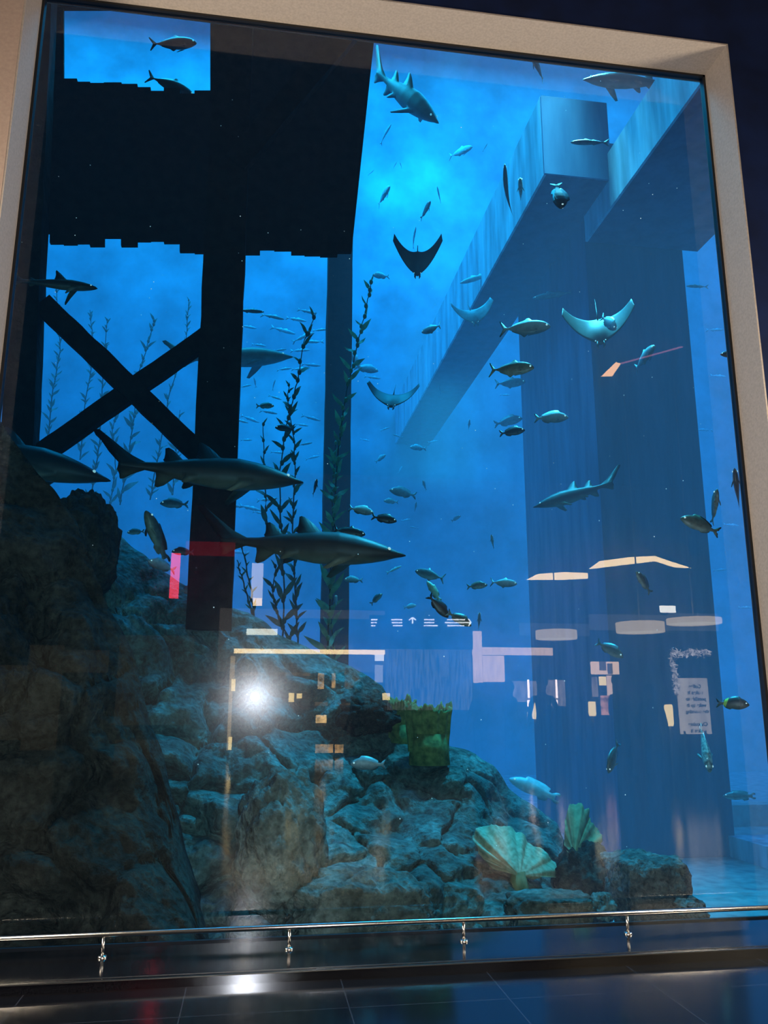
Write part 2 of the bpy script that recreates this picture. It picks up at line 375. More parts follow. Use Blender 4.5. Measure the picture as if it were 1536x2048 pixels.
def boulder(name, px, py, Y, rx, ry, rz, mat, label, seed=0, amp=.22, n=40, sq=.0, freq=1.7):
    """rx, rz in pixels, ry in metres"""
    c = at(px, py, Y); k = px_m(px, py, Y); R = Vector((rx * k, ry, rz * k)); vs = []; off = Vector((seed * 5.3, seed * 9.1, seed))
    nv, nu = n, n * 2
    for j in range(nv + 1):
        th = PI * j / nv
        for i in range(nu):
            ph = 2 * PI * i / nu
            d = Vector((math.sin(th) * math.cos(ph), math.sin(th) * math.sin(ph), math.cos(th)))
            m = max(abs(d.x), abs(d.y), abs(d.z)); dd = d * (1 - sq) + d / m * sq * .82
            fv = noise.voronoi(d * freq * 1.1 + off)[0]
            r = 1 - amp * .55 * math.exp(-(fv[1] - fv[0]) / .12) + amp * (fbm(d * freq + off) * .8 + .35 * noise.noise(d * 5 + off) + .15 * noise.noise(d * 12 + off))
            v = Vector((dd.x * R.x, dd.y * R.y, dd.z * R.z)) * r
            vs.append(tuple(v))
    fs = [(j*nu+i, (j+1)*nu+i, (j+1)*nu+(i+1) % nu, j*nu+(i+1) % nu) for j in range(nv) for i in range(nu)]
    o = mesh(name, vs, fs, mat, None, True); o.location = c; tag(o, label, 'rock'); return o

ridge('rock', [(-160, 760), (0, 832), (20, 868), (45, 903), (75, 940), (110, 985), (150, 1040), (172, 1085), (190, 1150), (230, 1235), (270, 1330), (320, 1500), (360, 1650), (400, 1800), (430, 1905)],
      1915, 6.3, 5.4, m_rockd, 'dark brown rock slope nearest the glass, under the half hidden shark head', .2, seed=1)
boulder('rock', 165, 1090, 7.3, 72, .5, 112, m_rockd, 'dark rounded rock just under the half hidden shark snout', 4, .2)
ridge('rock', [(-160, 1000), (100, 1030), (230, 1065), (290, 1115), (340, 1150), (390, 1185), (440, 1213), (500, 1222), (545, 1262), (600, 1293), (660, 1316), (720, 1345), (765, 1372), (790, 1420), (812, 1500), (840, 1640), (860, 1760)],
      1900, 8.3, 6.0, m_rock, 'huge grey green rock bank sloping down from the foot of the pier posts', .3, 150, 110, seed=2)
ridge('rock', [(585, 1560), (640, 1490), (690, 1466), (740, 1463), (790, 1462), (850, 1478), (900, 1490), (950, 1508), (985, 1532), (1020, 1580), (1070, 1612), (1115, 1648), (1145, 1720), (1165, 1790), (1178, 1860)],
      1890, 7.7, 5.7, m_rock, 'teal rock mound with the bright fan coral at its foot', .24, 120, 90, seed=3)
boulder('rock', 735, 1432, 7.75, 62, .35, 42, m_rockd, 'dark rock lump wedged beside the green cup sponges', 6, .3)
boulder('rock', 560, 1690, 5.85, 92, .35, 150, m_rock, 'smooth hump of pale rock where the flash streak ends', 7, .2)
boulder('rock', 725, 1838, 5.6, 160, .3, 96, m_rock, 'low wide rock lying against the glass behind the rail', 8, .2, sq=.3)
boulder('rock', 1098, 1826, 5.7, 100, .22, 46, m_rock, 'flat slab of rock in front of the fan coral', 9, .16, sq=.55)
boulder('rock', 1288, 1776, 6.0, 84, .36, 76, m_rockb, 'block shaped boulder with a pale top beside the open sand', 11, .15, sq=.6)
boulder('rock', 1372, 1822, 5.7, 42, .16, 30, m_rockb, 'small rock at the foot of the block shaped boulder', 12, .25)
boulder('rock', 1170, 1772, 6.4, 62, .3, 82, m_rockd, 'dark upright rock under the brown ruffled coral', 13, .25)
boulder('rock', 1205, 1812, 5.8, 26, .12, 26, m_rock, 'small pale stone between the flat slab and the block shaped boulder', 14, .25)

# ------------------------------------------------------------------ corals and sponges
def coral_mat(name, a, b, sc):
    m, nt, out = new_mat(name); p = N(nt, 'ShaderNodeBsdfPrincipled'); p.inputs['Roughness'].default_value = .9
    at_ = N(nt, 'ShaderNodeTexCoord'); nz = N(nt, 'ShaderNodeTexNoise'); nz.inputs['Scale'].default_value = sc; nz.inputs['Detail'].default_value = 8
    nt.links.new(at_.outputs['Object'], nz.inputs['Vector']); nt.links.new(ramp(nt, nz.outputs[0], [(.3, a), (.7, b)]), p.inputs['Base Color'])
    bp = N(nt, 'ShaderNodeBump'); bp.inputs['Strength'].default_value = .5; bp.inputs['Distance'].default_value = .02; nt.links.new(nz.outputs[0], bp.inputs['Height']); nt.links.new(bp.outputs[0], p.inputs['Normal'])
    nt.links.new(p.outputs[0], out.inputs[0]); return m
m_cor1 = coral_mat('pale_coral', (.30, .29, .16), (.58, .55, .34), 22)
m_cor2 = coral_mat('brown_coral', (.16, .17, .07), (.32, .32, .15), 14)
m_sponge = coral_mat('green_sponge', (.06, .10, .025), (.28, .31, .08), 18)
def fan(name, base, rim, Y, cup, mat, label, cat='coral', waves=11, wamp=.035):
    """ruffled plate coral: base pixel, rim pixels, Y; cup = how far the rim leans away"""
    root = empty(name, at(base[0], base[1], Y)); tag(root, label, cat)
    rim = np.array(rim, float); L = np.concatenate([[0], np.cumsum(np.hypot(*np.diff(rim, axis=0).T))]); L /= L[-1]
    nu, nv = 90, 22
    def surf(th):
        vs = []
        for j in range(nv + 1):
            r = .06 + .94 * j / nv
            for i in range(nu + 1):
                u = i / nu; rx, ry = np.interp(u, L, rim[:, 0]), np.interp(u, L, rim[:, 1])
                wv = math.sin(u * waves * 2 * PI) * wamp * r ** 2 + noise.noise(Vector((u * 9, r * 3, 1))) * .03 * r
                rr = r * (1 + r * r * (.07 * noise.noise(Vector((u * 24, 4, 2))) + .03 * noise.noise(Vector((u * 60, 1, 2)))))
                x, y = base[0] + (rx - base[0]) * rr, base[1] + (ry - base[1]) * rr
                yy = Y + cup * (r ** 1.5) * (.5 + .9 * math.sin(PI * u)) + wv + th
                vs.append(at(x, y, yy) - root.location)
        return vs
    v1, v2 = surf(0), surf(.018); nn = len(v1); fs = []
    for j in range(nv):
        for i in range(nu):
            a = j*(nu+1)+i; q = (a, a+1, a+nu+2, a+nu+1); fs += [q, tuple(k + nn for k in q[::-1])]
    for i in range(nu):
        a = nv*(nu+1)+i; fs.append((a, a+1, a+1+nn, a+nn))
    mesh('plate', v1 + v2, fs, mat, root, True)
    sb = MB(); b = at(base[0], base[1], Y + .02) - root.location; k = px_m(*base, Y)
    sb.tube([b + Vector((0, .05, -.28)), b + Vector((0, .04, -.1)), b + Vector((0, .03, .03))], [.11, .08, .05], 12); sb.build('stalk', m_cor2, root, True)
    return root
fan('plate_coral', (1040, 1752), [(985, 1738), (958, 1708), (945, 1672), (952, 1655), (985, 1650), (1022, 1654), (1050, 1672), (1062, 1690), (1088, 1700), (1108, 1722), (1122, 1756), (1092, 1752), (1066, 1760)],
    6.15, .32, m_cor1, 'pale fan shaped coral with a ruffled rim at the foot of the teal mound')
fan('plate_coral', (1150, 1712), [(1128, 1690), (1130, 1640), (1138, 1610), (1160, 1606), (1178, 1620), (1182, 1645), (1200, 1662), (1206, 1682), (1190, 1700), (1170, 1708)],
    6.35, .22, m_cor2, 'brown ruffled coral standing upright against the open blue water', waves=6)
def cup(name, px, py_top, py_bot, wpx, Y, label, seed):
    b = at(px, py_bot, Y); k = px_m(px, py_bot, Y); h = (py_bot - py_top) * k; R = wpx * k / 2
    root = empty(name, b); tag(root, label, 'sponge'); vs = []; nu = 96
    prof = [(.86, -.3), (.88, .0), (.93, .25), (.96, .5), (1.0, .75), (1.05, .93), (1.05, 1.0), (.95, .97), (.88, .7), (.8, .35), (.3, .2)]
    for r, z in prof:
        for i in range(nu):
            a = 2*PI*i/nu; rr = R * r * (1 + .06 * math.sin(a * 13 + seed) + .03 * math.sin(a * 29 + seed * 3) + .16 * noise.noise(Vector((math.cos(a) * 1.4, math.sin(a) * 1.4, seed))))
            zz = z * h * (1 + (.30 * noise.noise(Vector((math.cos(a) * 2.2, math.sin(a) * 3, seed + 5))) + .05 * math.sin(a * 26)) * max(0, z))
            vs.append((rr * math.cos(a), rr * .7 * math.sin(a), zz))
    fs = [(i*nu+k2, i*nu+(k2+1) % nu, (i+1)*nu+(k2+1) % nu, (i+1)*nu+k2) for i in range(len(prof)-1) for k2 in range(nu)]
    mesh('cup_wall', vs, fs, m_sponge, root, True)
    f = MB(); f.tube([(0, 0, -.2), (0, 0, h * .22)], [R * .9, R * .8], 24); f.build('foot', m_sponge, root, True)
cup('cup_sponge', 858, 1416, 1482, 92, 7.35, 'large green cup sponge with a frilled rim on top of the teal mound', 1)
cup('cup_sponge', 803, 1404, 1462, 58, 7.7, 'smaller yellow green sponge tucked behind the large green cup sponge', 2)

# ------------------------------------------------------------------ kelp
def kelp_mat(name, a, b):
    m, nt, out = new_mat(name); p = N(nt, 'ShaderNodeBsdfPrincipled'); p.inputs['Roughness'].default_value = .55
    g = N(nt, 'ShaderNodeNewGeometry'); nz = N(nt, 'ShaderNodeTexNoise'); nz.inputs['Scale'].default_value = 9; nt.links.new(g.outputs['Position'], nz.inputs['Vector'])
    c = ramp(nt, nz.outputs[0], [(.35, a), (.65, b)]); nt.links.new(c, p.inputs['Base Color'])
    t = N(nt, 'ShaderNodeBsdfTranslucent'); nt.links.new(c, t.inputs[0]); mx = N(nt, 'ShaderNodeMixShader'); mx.inputs[0].default_value = .3
    nt.links.new(p.outputs[0], mx.inputs[1]); nt.links.new(t.outputs[0], mx.inputs[2]); nt.links.new(mx.outputs[0], out.inputs[0]); return m
m_kelp = kelp_mat('kelp_green', (.02, .055, .03), (.06, .13, .055)); m_kelpl = kelp_mat('kelp_pale', (.10, .22, .12), (.24, .38, .18)); m_kelph = kelp_mat('kelp_hazy', (.07, .20, .16), (.14, .32, .24)); m_stem = plain('kelp_stem', (.012, .03, .022), .6)  # the hazy kelp has the water haze mixed into its colour
def kelp(path, Y, blade, label, step=1.0, seed=0, mat=m_kelp, dens=1.0, two=True, group=None):
    rnd = random.Random(seed); base = at(path[0][0], path[0][1], Y); root = empty('kelp', base); tag(root, label, 'kelp', group)
    P = [at(x, y, Y + .08 * math.sin(i * 1.7 + seed)) - base for i, (x, y) in enumerate(path)]
    pts = []
    for i in range(len(P) - 1):
        for k in range(6): pts.append(P[i].lerp(P[i+1], k / 6))
    pts.append(P[-1])
    for p in pts[1:-1]: p += Vector((rnd.uniform(-.008, .008), rnd.uniform(-.01, .01), 0))
    k = px_m(path[0][0], path[0][1], Y)
    mb = MB(); mb.tube(pts, [.011 - .006 * i / len(pts) for i in range(len(pts))], 6); mb.build('stem', m_stem, root, True)
    lb = MB(); fl = lb; acc = 0; side = 1; total = sum((pts[i+1]-pts[i]).length for i in range(len(pts)-1)); gap = blade * k * .42 / dens; s_along = 0
    for i in range(len(pts) - 1):
        seg = pts[i+1] - pts[i]; acc += seg.length; s_along += seg.length
        while acc > gap:
            acc -= gap; side = -side; o = pts[i].lerp(pts[i+1], rnd.random())
            f = s_along / total; Lb = blade * k * rnd.uniform(.7, 1.15) * (1 - .45 * f); wd = Lb * rnd.uniform(.085, .125)
            ang = math.radians(rnd.uniform(18, 52)); az = rnd.uniform(-.9, .9)
            d = Vector((side * math.sin(ang) * math.cos(az), math.sin(ang) * math.sin(az), math.cos(ang))).normalized()
            wv = d.cross(Vector((rnd.uniform(-.4, .4), -1, rnd.uniform(-.2, .3)))).normalized(); nv = d.cross(wv)
            fl.sphere(o + d * .012, .013 * max(.6, blade * k / .18), 7, 5, 1, 1, 1.5)
            prof = [(0, .05), (.1, .45), (.28, .95), (.45, 1), (.65, .75), (.85, .35), (1, .03)]
            vs = []
            for t, ww in prof:
                c = o + d * (Lb * t) + nv * (math.sin(t * 6 + seed) * .05 * Lb) - Vector((0, 0, .12 * Lb * t * t))
                vs += [c - wv * wd * ww, c + nv * wd * .15 * math.sin(t * 20), c + wv * wd * ww]
            lb.add(vs, [q for a in range(len(prof)-1) for q in ((a*3, a*3+1, a*3+4, a*3+3), (a*3+1, a*3+2, a*3+5, a*3+4))])
    lb.build('foliage', mat, root, True)
kelp([(566, 1290), (568, 1180), (562, 1060), (560, 940), (572, 850), (596, 760), (606, 690), (632, 625)], 9.6, 64, 'tall dark kelp with long blades between the second and third pier posts', seed=1)
kelp([(596, 1290), (590, 1180), (585, 1060), (590, 950), (588, 880), (575, 800), (578, 765)], 9.7, 40, 'shorter kelp twined beside the tall kelp, thick with small blades', seed=2, dens=1.3)
kelp([(535, 1080), (531, 1000), (528, 930), (526, 850)], 9.9, 44, 'thin kelp strand with one long blade right of the thickest post', seed=3, dens=.6)
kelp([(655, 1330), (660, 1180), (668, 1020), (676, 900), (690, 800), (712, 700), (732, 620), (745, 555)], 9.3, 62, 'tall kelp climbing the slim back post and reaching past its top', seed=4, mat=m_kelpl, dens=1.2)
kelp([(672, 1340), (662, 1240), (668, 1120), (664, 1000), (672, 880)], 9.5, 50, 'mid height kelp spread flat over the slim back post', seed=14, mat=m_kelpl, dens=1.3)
kelp([(508, 1235), (502, 1180), (490, 1120), (480, 1070)], 8.6, 26, 'small dark kelp sprig beside the foot of the thickest post', seed=5, dens=.8)
kelp([(512, 1250), (497, 1200), (482, 1150), (474, 1120)], 8.7, 26, 'bent kelp sprig leaning on the thickest post', seed=6, dens=.8)
kelp([(590, 1300), (560, 1240), (545, 1190), (552, 1130)], 9.2, 46, 'low bushy kelp rooted on the rock bank behind the larger front shark', seed=7, dens=1.2)
for i, (pth, bl) in enumerate([([(180, 1000), (200, 880), (205, 760), (215, 640)], 34), ([(240, 1010), (262, 880), (280, 740), (310, 640)], 54), ([(300, 1000), (318, 900), (340, 780), (372, 690), (378, 600)], 30),
        ([(95, 880), (105, 790), (120, 700), (112, 560)], 30), ([(345, 990), (352, 900), (360, 820)], 40), ([(215, 1030), (232, 940), (225, 860), (240, 790)], 50), ([(20, 830), (24, 720), (18, 600)], 26), ([(160, 920), (168, 820), (188, 700), (180, 620)], 30)]):
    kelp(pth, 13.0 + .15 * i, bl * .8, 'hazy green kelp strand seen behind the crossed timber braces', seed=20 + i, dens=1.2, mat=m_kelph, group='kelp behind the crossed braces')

# ------------------------------------------------------------------ fish
ANG = [90, 81, 60, 35, 10, -14, -30, -38, -46, -65, -81, -90]
RING = ANG + [180 - a for a in ANG[-2:0:-1]]                     # right side down, left side up
NR = len(RING); I_TOP, I_BOT, I_P, I_Q = 0, 11, 7, NR - 7
assert abs(((RING[I_Q] - (180 + 38)) + 180) % 360 - 180) < 1e-6, RING[I_Q]
def loft_fish(name, prof, fins, end, ns=40, bend=0.0):
    """one continuous skin: rings along the body, fins drawn out of the ring vertices. x runs forward from the tail, length about 1"""
    st = set(np.linspace(0, end, ns).tolist())
    for f in fins: st |= set(np.linspace(f[1], f[2], 9).tolist())
    st = sorted(st); pr = np.array(prof, float)
    vs = []
    for s in st:
        tp, bt, hw = (float(np.interp(s, pr[:, 0], pr[:, k])) for k in (1, 2, 3))
        ring = []
        for a in RING:
            c, sn = math.cos(math.radians(a)), math.sin(math.radians(a))
            ring.append([s, hw * math.copysign(abs(c) ** .85, c), (tp if sn > 0 else bt) * sn])
        for idx, s0, s1, path, out in fins:
            if s0 - 1e-9 <= s <= s1 + 1e-9:
                P = np.array(path, float); L = np.concatenate([[0], np.cumsum(np.hypot(np.diff(P[:, 0]), np.diff(P[:, 1])))]); t = (s - s0) / (s1 - s0) * L[-1]
                fx, fh = float(np.interp(t, L, P[:, 0])), float(np.interp(t, L, P[:, 1]))
                for ii, sg in ((idx, 1),) if idx in (I_TOP, I_BOT) else ((I_P, 1), (I_Q, -1)):
                    ring[ii][0] = fx; ring[ii][1] += out[0] * fh * sg; ring[ii][2] += out[1] * fh
        vs.append(ring)
    V = []
    for r in vs:
        for x, y, z in r:
            y2 = y + bend * .25 * max(0, x - .3) ** 2
            V.append((.5 - x, y2, z))
    F_ = [(i*NR+k, (i+1)*NR+k, (i+1)*NR+(k+1) % NR, i*NR+(k+1) % NR) for i in range(len(st)-1) for k in range(NR)]
    F_ += [tuple(range(NR)), tuple((len(st)-1)*NR+k for k in range(NR))[::-1]]
    me = bpy.data.meshes.new(name); me.from_pydata(V, [], F_); me.update()
    me.polygons.foreach_set('use_smooth', [True] * len(me.polygons))
    return me
UP, DN = (0, 1), (0, -1)
def shark_mesh(name, bend=0.):
    prof = [(0, .003, .003, .003), (.012, .009, .008, .010), (.05, .020, .016, .024), (.1, .033, .026, .038), (.16, .048, .038, .05), (.24, .064, .05, .058), (.34, .074, .06, .06), (.45, .068, .06, .054), (.56, .054, .05, .042),
            (.66, .038, .036, .028), (.74, .027, .026, .019), (.8, .022, .02, .013), (.86, .019, .017, .009), (.93, .008, .007, .003)]
    prof = [(q0, q1*1.2, q2*1.3, q3*1.15) if .05 < q0 < .7 else (q0, q1, q2, q3) for q0, q1, q2, q3 in prof]
    fins = [(I_TOP, .43, .545, [(.43, 0), (.49, .055), (.535, .083), (.55, .078), (.548, .03), (.56, .005), (.545, 0)], UP),
            (I_TOP, .62, .71, [(.62, 0), (.665, .048), (.70, .07), (.712, .064), (.708, .02), (.72, .004), (.71, 0)], UP),
            (I_BOT, .655, .745, [(.655, 0), (.70, .05), (.735, .07), (.748, .06), (.74, .02), (.752, .004), (.745, 0)], DN),
            (I_P, .25, .34, [(.25, 0), (.31, .07), (.38, .135), (.40, .13), (.365, .05), (.345, .008), (.34, 0)], (.78, -.62)),
            (I_P, .53, .60, [(.53, 0), (.57, .035), (.605, .055), (.615, .045), (.605, .01), (.60, 0)], (.55, -.83)),
            (I_TOP, .80, .93, [(.80, 0), (.88, .035), (.97, .10), (1.06, .165), (1.075, .16), (1.06, .125), (1.03, .105), (.98, .045), (.94, .01), (.93, 0)], UP),
            (I_BOT, .80, .93, [(.80, 0), (.86, .03), (.90, .062), (.915, .064), (.92, .035), (.94, .012), (.93, 0)], DN)]
    return loft_fish(name, prof, fins, .93, 46, bend)
def reef_shark_mesh(name):
    prof = [(0, .004, .004, .004), (.02, .018, .014, .02), (.08, .04, .03, .038), (.16, .058, .044, .05), (.28, .072, .056, .056), (.4, .068, .056, .05), (.55, .05, .044, .036), (.68, .033, .03, .022), (.78, .022, .02, .013), (.86, .018, .016, .008), (.93, .007, .007, .003)]
    fins = [(I_TOP, .34, .46, [(.34, 0), (.40, .07), (.45, .115), (.462, .11), (.455, .04), (.475, .006), (.46, 0)], UP),
            (I_TOP, .68, .74, [(.68, 0), (.72, .028), (.74, .03), (.75, .005), (.74, 0)], UP), (I_BOT, .68, .74, [(.68, 0), (.72, .03), (.74, .03), (.75, .005), (.74, 0)], DN),
            (I_P, .22, .30, [(.22, 0), (.29, .09), (.35, .18), (.37, .18), (.33, .06), (.31, .01), (.30, 0)], (.6, -.8)),
            (I_TOP, .80, .93, [(.80, 0), (.90, .06), (1.0, .16), (1.02, .16), (.98, .06), (.94, .01), (.93, 0)], UP), (I_BOT, .80, .93, [(.80, 0), (.88, .04), (.94, .09), (.95, .085), (.93, .03), (.94, .01), (.93, 0)], DN)]
    return loft_fish(name, prof, fins, .93, 40)
def jack_mesh(name, bend=0.):
    prof = [(0, .012, .012, .006), (.02, .045, .035, .02), (.07, .09, .065, .038), (.14, .125, .10, .052), (.25, .15, .135, .062), (.38, .155, .15, .062), (.52, .13, .135, .05), (.66, .085, .09, .032), (.76, .042, .045, .016), (.82, .02, .02, .009), (.88, .014, .014, .006), (.92, .006, .006, .003)]
    fins = [(I_TOP, .36, .74, [(.36, 0), (.42, .07), (.45, .068), (.5, .03), (.74, .012), (.75, 0)], UP), (I_BOT, .44, .74, [(.44, 0), (.50, .06), (.53, .055), (.57, .025), (.74, .012), (.75, 0)], DN),
            (I_P, .22, .29, [(.22, 0), (.33, .06), (.46, .09), (.47, .085), (.34, .03), (.29, 0)], (.75, -.4)),
            (I_TOP, .84, .92, [(.84, 0), (.90, .07), (.98, .165), (1.0, .165), (.955, .07), (.925, .01), (.92, 0)], UP), (I_BOT, .84, .92, [(.84, 0), (.90, .07), (.98, .165), (1.0, .165), (.955, .07), (.925, .01), (.92, 0)], DN)]
    return loft_fish(name, prof, fins, .92, 34, bend)
def bream_mesh(name, bend=0., deep=1.0):
    d = deep
    prof = [(0, .012, .012, .008), (.02, .04, .035, .022), (.08, .10*d, .07*d, .045), (.16, .15*d, .11*d, .06), (.28, .185*d, .145*d, .068), (.4, .18*d, .15*d, .064), (.54, .145*d, .13*d, .05), (.66, .095*d, .09*d, .033), (.76, .052, .05, .019), (.83, .036, .034, .011), (.88, .034, .032, .008), (.92, .02, .02, .004)]
    fins = [(I_TOP, .24, .76, [(.24, 0), (.30, .05), (.45, .06), (.62, .055), (.74, .04), (.78, .02), (.76, 0)], UP), (I_BOT, .52, .76, [(.52, 0), (.58, .05), (.70, .05), (.77, .02), (.76, 0)], DN),
            (I_P, .25, .31, [(.25, 0), (.33, .05), (.42, .08), (.43, .07), (.36, .02), (.31, 0)], (.75, -.35)),
            (I_TOP, .84, .92, [(.84, 0), (.90, .06), (.98, .12), (1.0, .115), (.965, .05), (.955, .0), (.92, 0)], UP), (I_BOT, .84, .92, [(.84, 0), (.90, .06), (.98, .12), (1.0, .115), (.965, .05), (.955, 0), (.92, 0)], DN)]
    return loft_fish(name, prof, fins, .92, 34, bend)
def slim_mesh(name, bend=0.):
    prof = [(0, .008, .008, .006), (.03, .028, .024, .02), (.12, .058, .05, .038), (.26, .078, .07, .048), (.42, .078, .074, .046), (.58, .06, .058, .034), (.72, .036, .034, .02), (.82, .018, .016, .01), (.92, .006, .006, .004)]
    fins = [(I_TOP, .32, .48, [(.32, 0), (.36, .05), (.42, .03), (.49, .006), (.48, 0)], UP), (I_TOP, .54, .76, [(.54, 0), (.58, .04), (.64, .018), (.77, .006), (.76, 0)], UP), (I_BOT, .56, .76, [(.56, 0), (.60, .04), (.66, .016), (.77, .006), (.76, 0)], DN),
            (I_TOP, .84, .92, [(.84, 0), (.90, .05), (.99, .11), (1.0, .10), (.95, .03), (.93, 0), (.92, 0)], UP), (I_BOT, .84, .92, [(.84, 0), (.90, .05), (.99, .11), (1.0, .10), (.95, .03), (.93, 0), (.92, 0)], DN)]
    return loft_fish(name, prof, fins, .92, 28, bend)
def grouper_mesh(name, bend=0.):
    prof = [(0, .015, .02, .015), (.03, .04, .045, .04), (.1, .08, .075, .07), (.2, .12, .10, .09), (.34, .14, .125, .09), (.5, .125, .12, .072), (.64, .09, .09, .05), (.76, .062, .06, .03), (.84, .05, .05, .018), (.92, .04, .04, .006)]
    fins = [(I_TOP, .28, .78, [(.28, 0), (.32, .045), (.5, .05), (.68, .07), (.80, .05), (.79, .02), (.78, 0)], UP), (I_BOT, .58, .78, [(.58, 0), (.64, .06), (.76, .06), (.80, .03), (.78, 0)], DN),
            (I_P, .28, .34, [(.28, 0), (.34, .07), (.42, .10), (.44, .07), (.38, .02), (.34, 0)], (.8, -.3)),
            (I_TOP, .84, .92, [(.84, 0), (.92, .05), (.98, .06), (1.01, .03), (1.015, 0), (.92, 0)], UP), (I_BOT, .84, .92, [(.84, 0), (.92, .05), (.98, .06), (1.01, .03), (1.015, 0), (.92, 0)], DN)]
    return loft_fish(name, prof, fins, .92, 34, bend)
MESH = {'shark': (shark_mesh('sand_tiger_shark'), (.085, .030, .022), .0085), 'sharkb': (shark_mesh('sand_tiger_shark', .9), (.085, .030, .022), .0085), 'reef': (reef_shark_mesh('reef_shark'), (.075, .034, .018), .009),
        'jack': (jack_mesh('jack_fish'), (.075, .036, .028), .02), 'jackb': (jack_mesh('jack_fish', .8), (.075, .036, .028), .02), 'bream': (bream_mesh('sea_bream'), (.095, .048, .045), .024), 'breamb': (bream_mesh('sea_bream', -.9), (.095, .048, .045), .024),
        'tang': (bream_mesh('surgeonfish', 0, 1.12), (.09, .046, .05), .022), 'slim': (slim_mesh('scad'), (.06, .027, .012), .012), 'slimb': (slim_mesh('scad', 1.0), (.06, .027, .012), .012), 'grouper': (grouper_mesh('grouper'), (.10, .062, .045), .02)}
NAME = {'shark': 'sand_tiger_shark', 'sharkb': 'sand_tiger_shark', 'reef': 'reef_shark', 'jack': 'jack_fish', 'jackb': 'jack_fish', 'bream': 'sea_bream', 'breamb': 'sea_bream', 'tang': 'surgeonfish', 'slim': 'scad', 'slimb': 'scad', 'grouper': 'grouper'}
CAT = {'shark': 'shark', 'sharkb': 'shark', 'reef': 'shark'}
FM = {'shark': fish_mat('shark_brown', (.017, .015, .012), (.034, .028, .021), (.24, .20, .13), -.075, .05, .5, .35, nscale=14), 'sharkl': fish_mat('shark_olive', (.16, .20, .13), (.14, .16, .13), (.20, .24, .24), -.05, .05, .5, .3, nscale=14),
      'dark': fish_mat('fish_dark', (.012, .016, .018), (.022, .028, .03), (.05, .06, .06)), 'silver': fish_mat('fish_silver', (.42, .55, .55), (.34, .40, .40), (.20, .24, .24)), 'pale': fish_mat('fish_pale', (.78, .9, .86), (.62, .74, .72), (.5, .6, .6)),
      'olive': fish_mat('fish_olive', (.16, .17, .11), (.22, .21, .14), (.42, .40, .30), mottle=.5), 'brown': fish_mat('fish_brown', (.12, .10, .07), (.20, .17, .11), (.42, .38, .28), mottle=.6), 'mint': fish_mat('fish_mint', (.4, .78, .6), (.35, .66, .52), (.3, .5, .44)),
      'teal': fish_mat('fish_teal', (.10, .17, .18), (.16, .24, .25), (.34, .42, .42)), 'band': fish_mat('fish_banded', (.05, .07, .07), (.09, .11, .09), (.16, .18, .14), band=(-.27, -.17, (.55, .85, .12))), 'mott': fish_mat('fish_mottled', (.55, .58, .46), (.40, .42, .34), (.5, .5, .42), mottle=1.0, nscale=16),
      'ray': fish_mat('ray_back', (.02, .025, .028), (.03, .035, .038), (.10, .11, .11), -.02, .02, .5), 'rayl': fish_mat('ray_pale', (.12, .13, .11), (.15, .155, .125), (.24, .25, .21), -.02, .02, .5)}
def glint_mat():
    m, nt, out = new_mat('glint_glow'); b = N(nt, 'ShaderNodeBsdfPrincipled'); b.inputs['Base Color'].default_value = (.9, .95, .92, 1); b.inputs['Roughness'].default_value = .08; b.inputs['Specular IOR Level'].default_value = 1.0
    b.inputs['Emission Color'].default_value = (.85, 1, .95, 1); b.inputs['Emission Strength'].default_value = .55  # emission paints flash glints into the eyes; drifting specks share it
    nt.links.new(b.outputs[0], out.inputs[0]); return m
m_eye = glint_mat(); m_eyed = plain('eye_dark', (.01, .012, .012), .1, spec=.8)
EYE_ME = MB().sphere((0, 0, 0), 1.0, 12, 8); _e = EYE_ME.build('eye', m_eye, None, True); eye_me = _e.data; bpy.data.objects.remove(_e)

def orient(p, ang, yaw, roll):
    """ang: heading in the picture plane, 0 to the right, 90 up; yaw turns the nose towards (+) or away from (-) the viewer"""
    tow = (EYE - p).normalized(); rt = (CR - tow * CR.dot(tow)).normalized(); up = tow.cross(rt)
    a, y = math.radians(ang), math.radians(yaw)
    f = (rt * math.cos(a) + up * math.sin(a)) * math.cos(y) + tow * math.sin(y)
    ref = Vector((0, 0, 1))
    if abs(f.z) > .9: ref = rt * (1 if True else 0)
    side = ref.cross(f).normalized(); u = f.cross(side)
    if roll:
        r = math.radians(roll); side, u = side * math.cos(r) + u * math.sin(r), u * math.cos(r) - side * math.sin(r)
    m = Matrix.Identity(4)
    for i in range(3): m[i][0], m[i][1], m[i][2], m[i][3] = f[i], side[i], u[i], p[i]
    return m
used_me = {}
def fish(kind, col, px, py, L, ang, Y, label, yaw=0, roll=0, eyes=True, group=None):
    me0, eye, er = MESH[kind]; key = (kind, col)
    if key not in used_me:
        me = me0.copy(); me.materials.clear(); me.materials.append(FM[col]); used_me[key] = me
    p = at(px, py, Y); size = L * px_m(px, py, Y) / max(.35, math.cos(math.radians(yaw)))
    o = bpy.data.objects.new(NAME[kind], used_me[key]); C.objects.link(o)
    o.matrix_world = orient(p, ang, yaw, roll) @ Matrix.Scale(size, 4)
    tag(o, label, CAT.get(kind, 'fish'), group)
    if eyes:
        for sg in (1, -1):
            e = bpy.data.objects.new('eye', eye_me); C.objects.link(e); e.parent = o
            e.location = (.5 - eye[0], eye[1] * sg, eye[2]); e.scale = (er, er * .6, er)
    return o

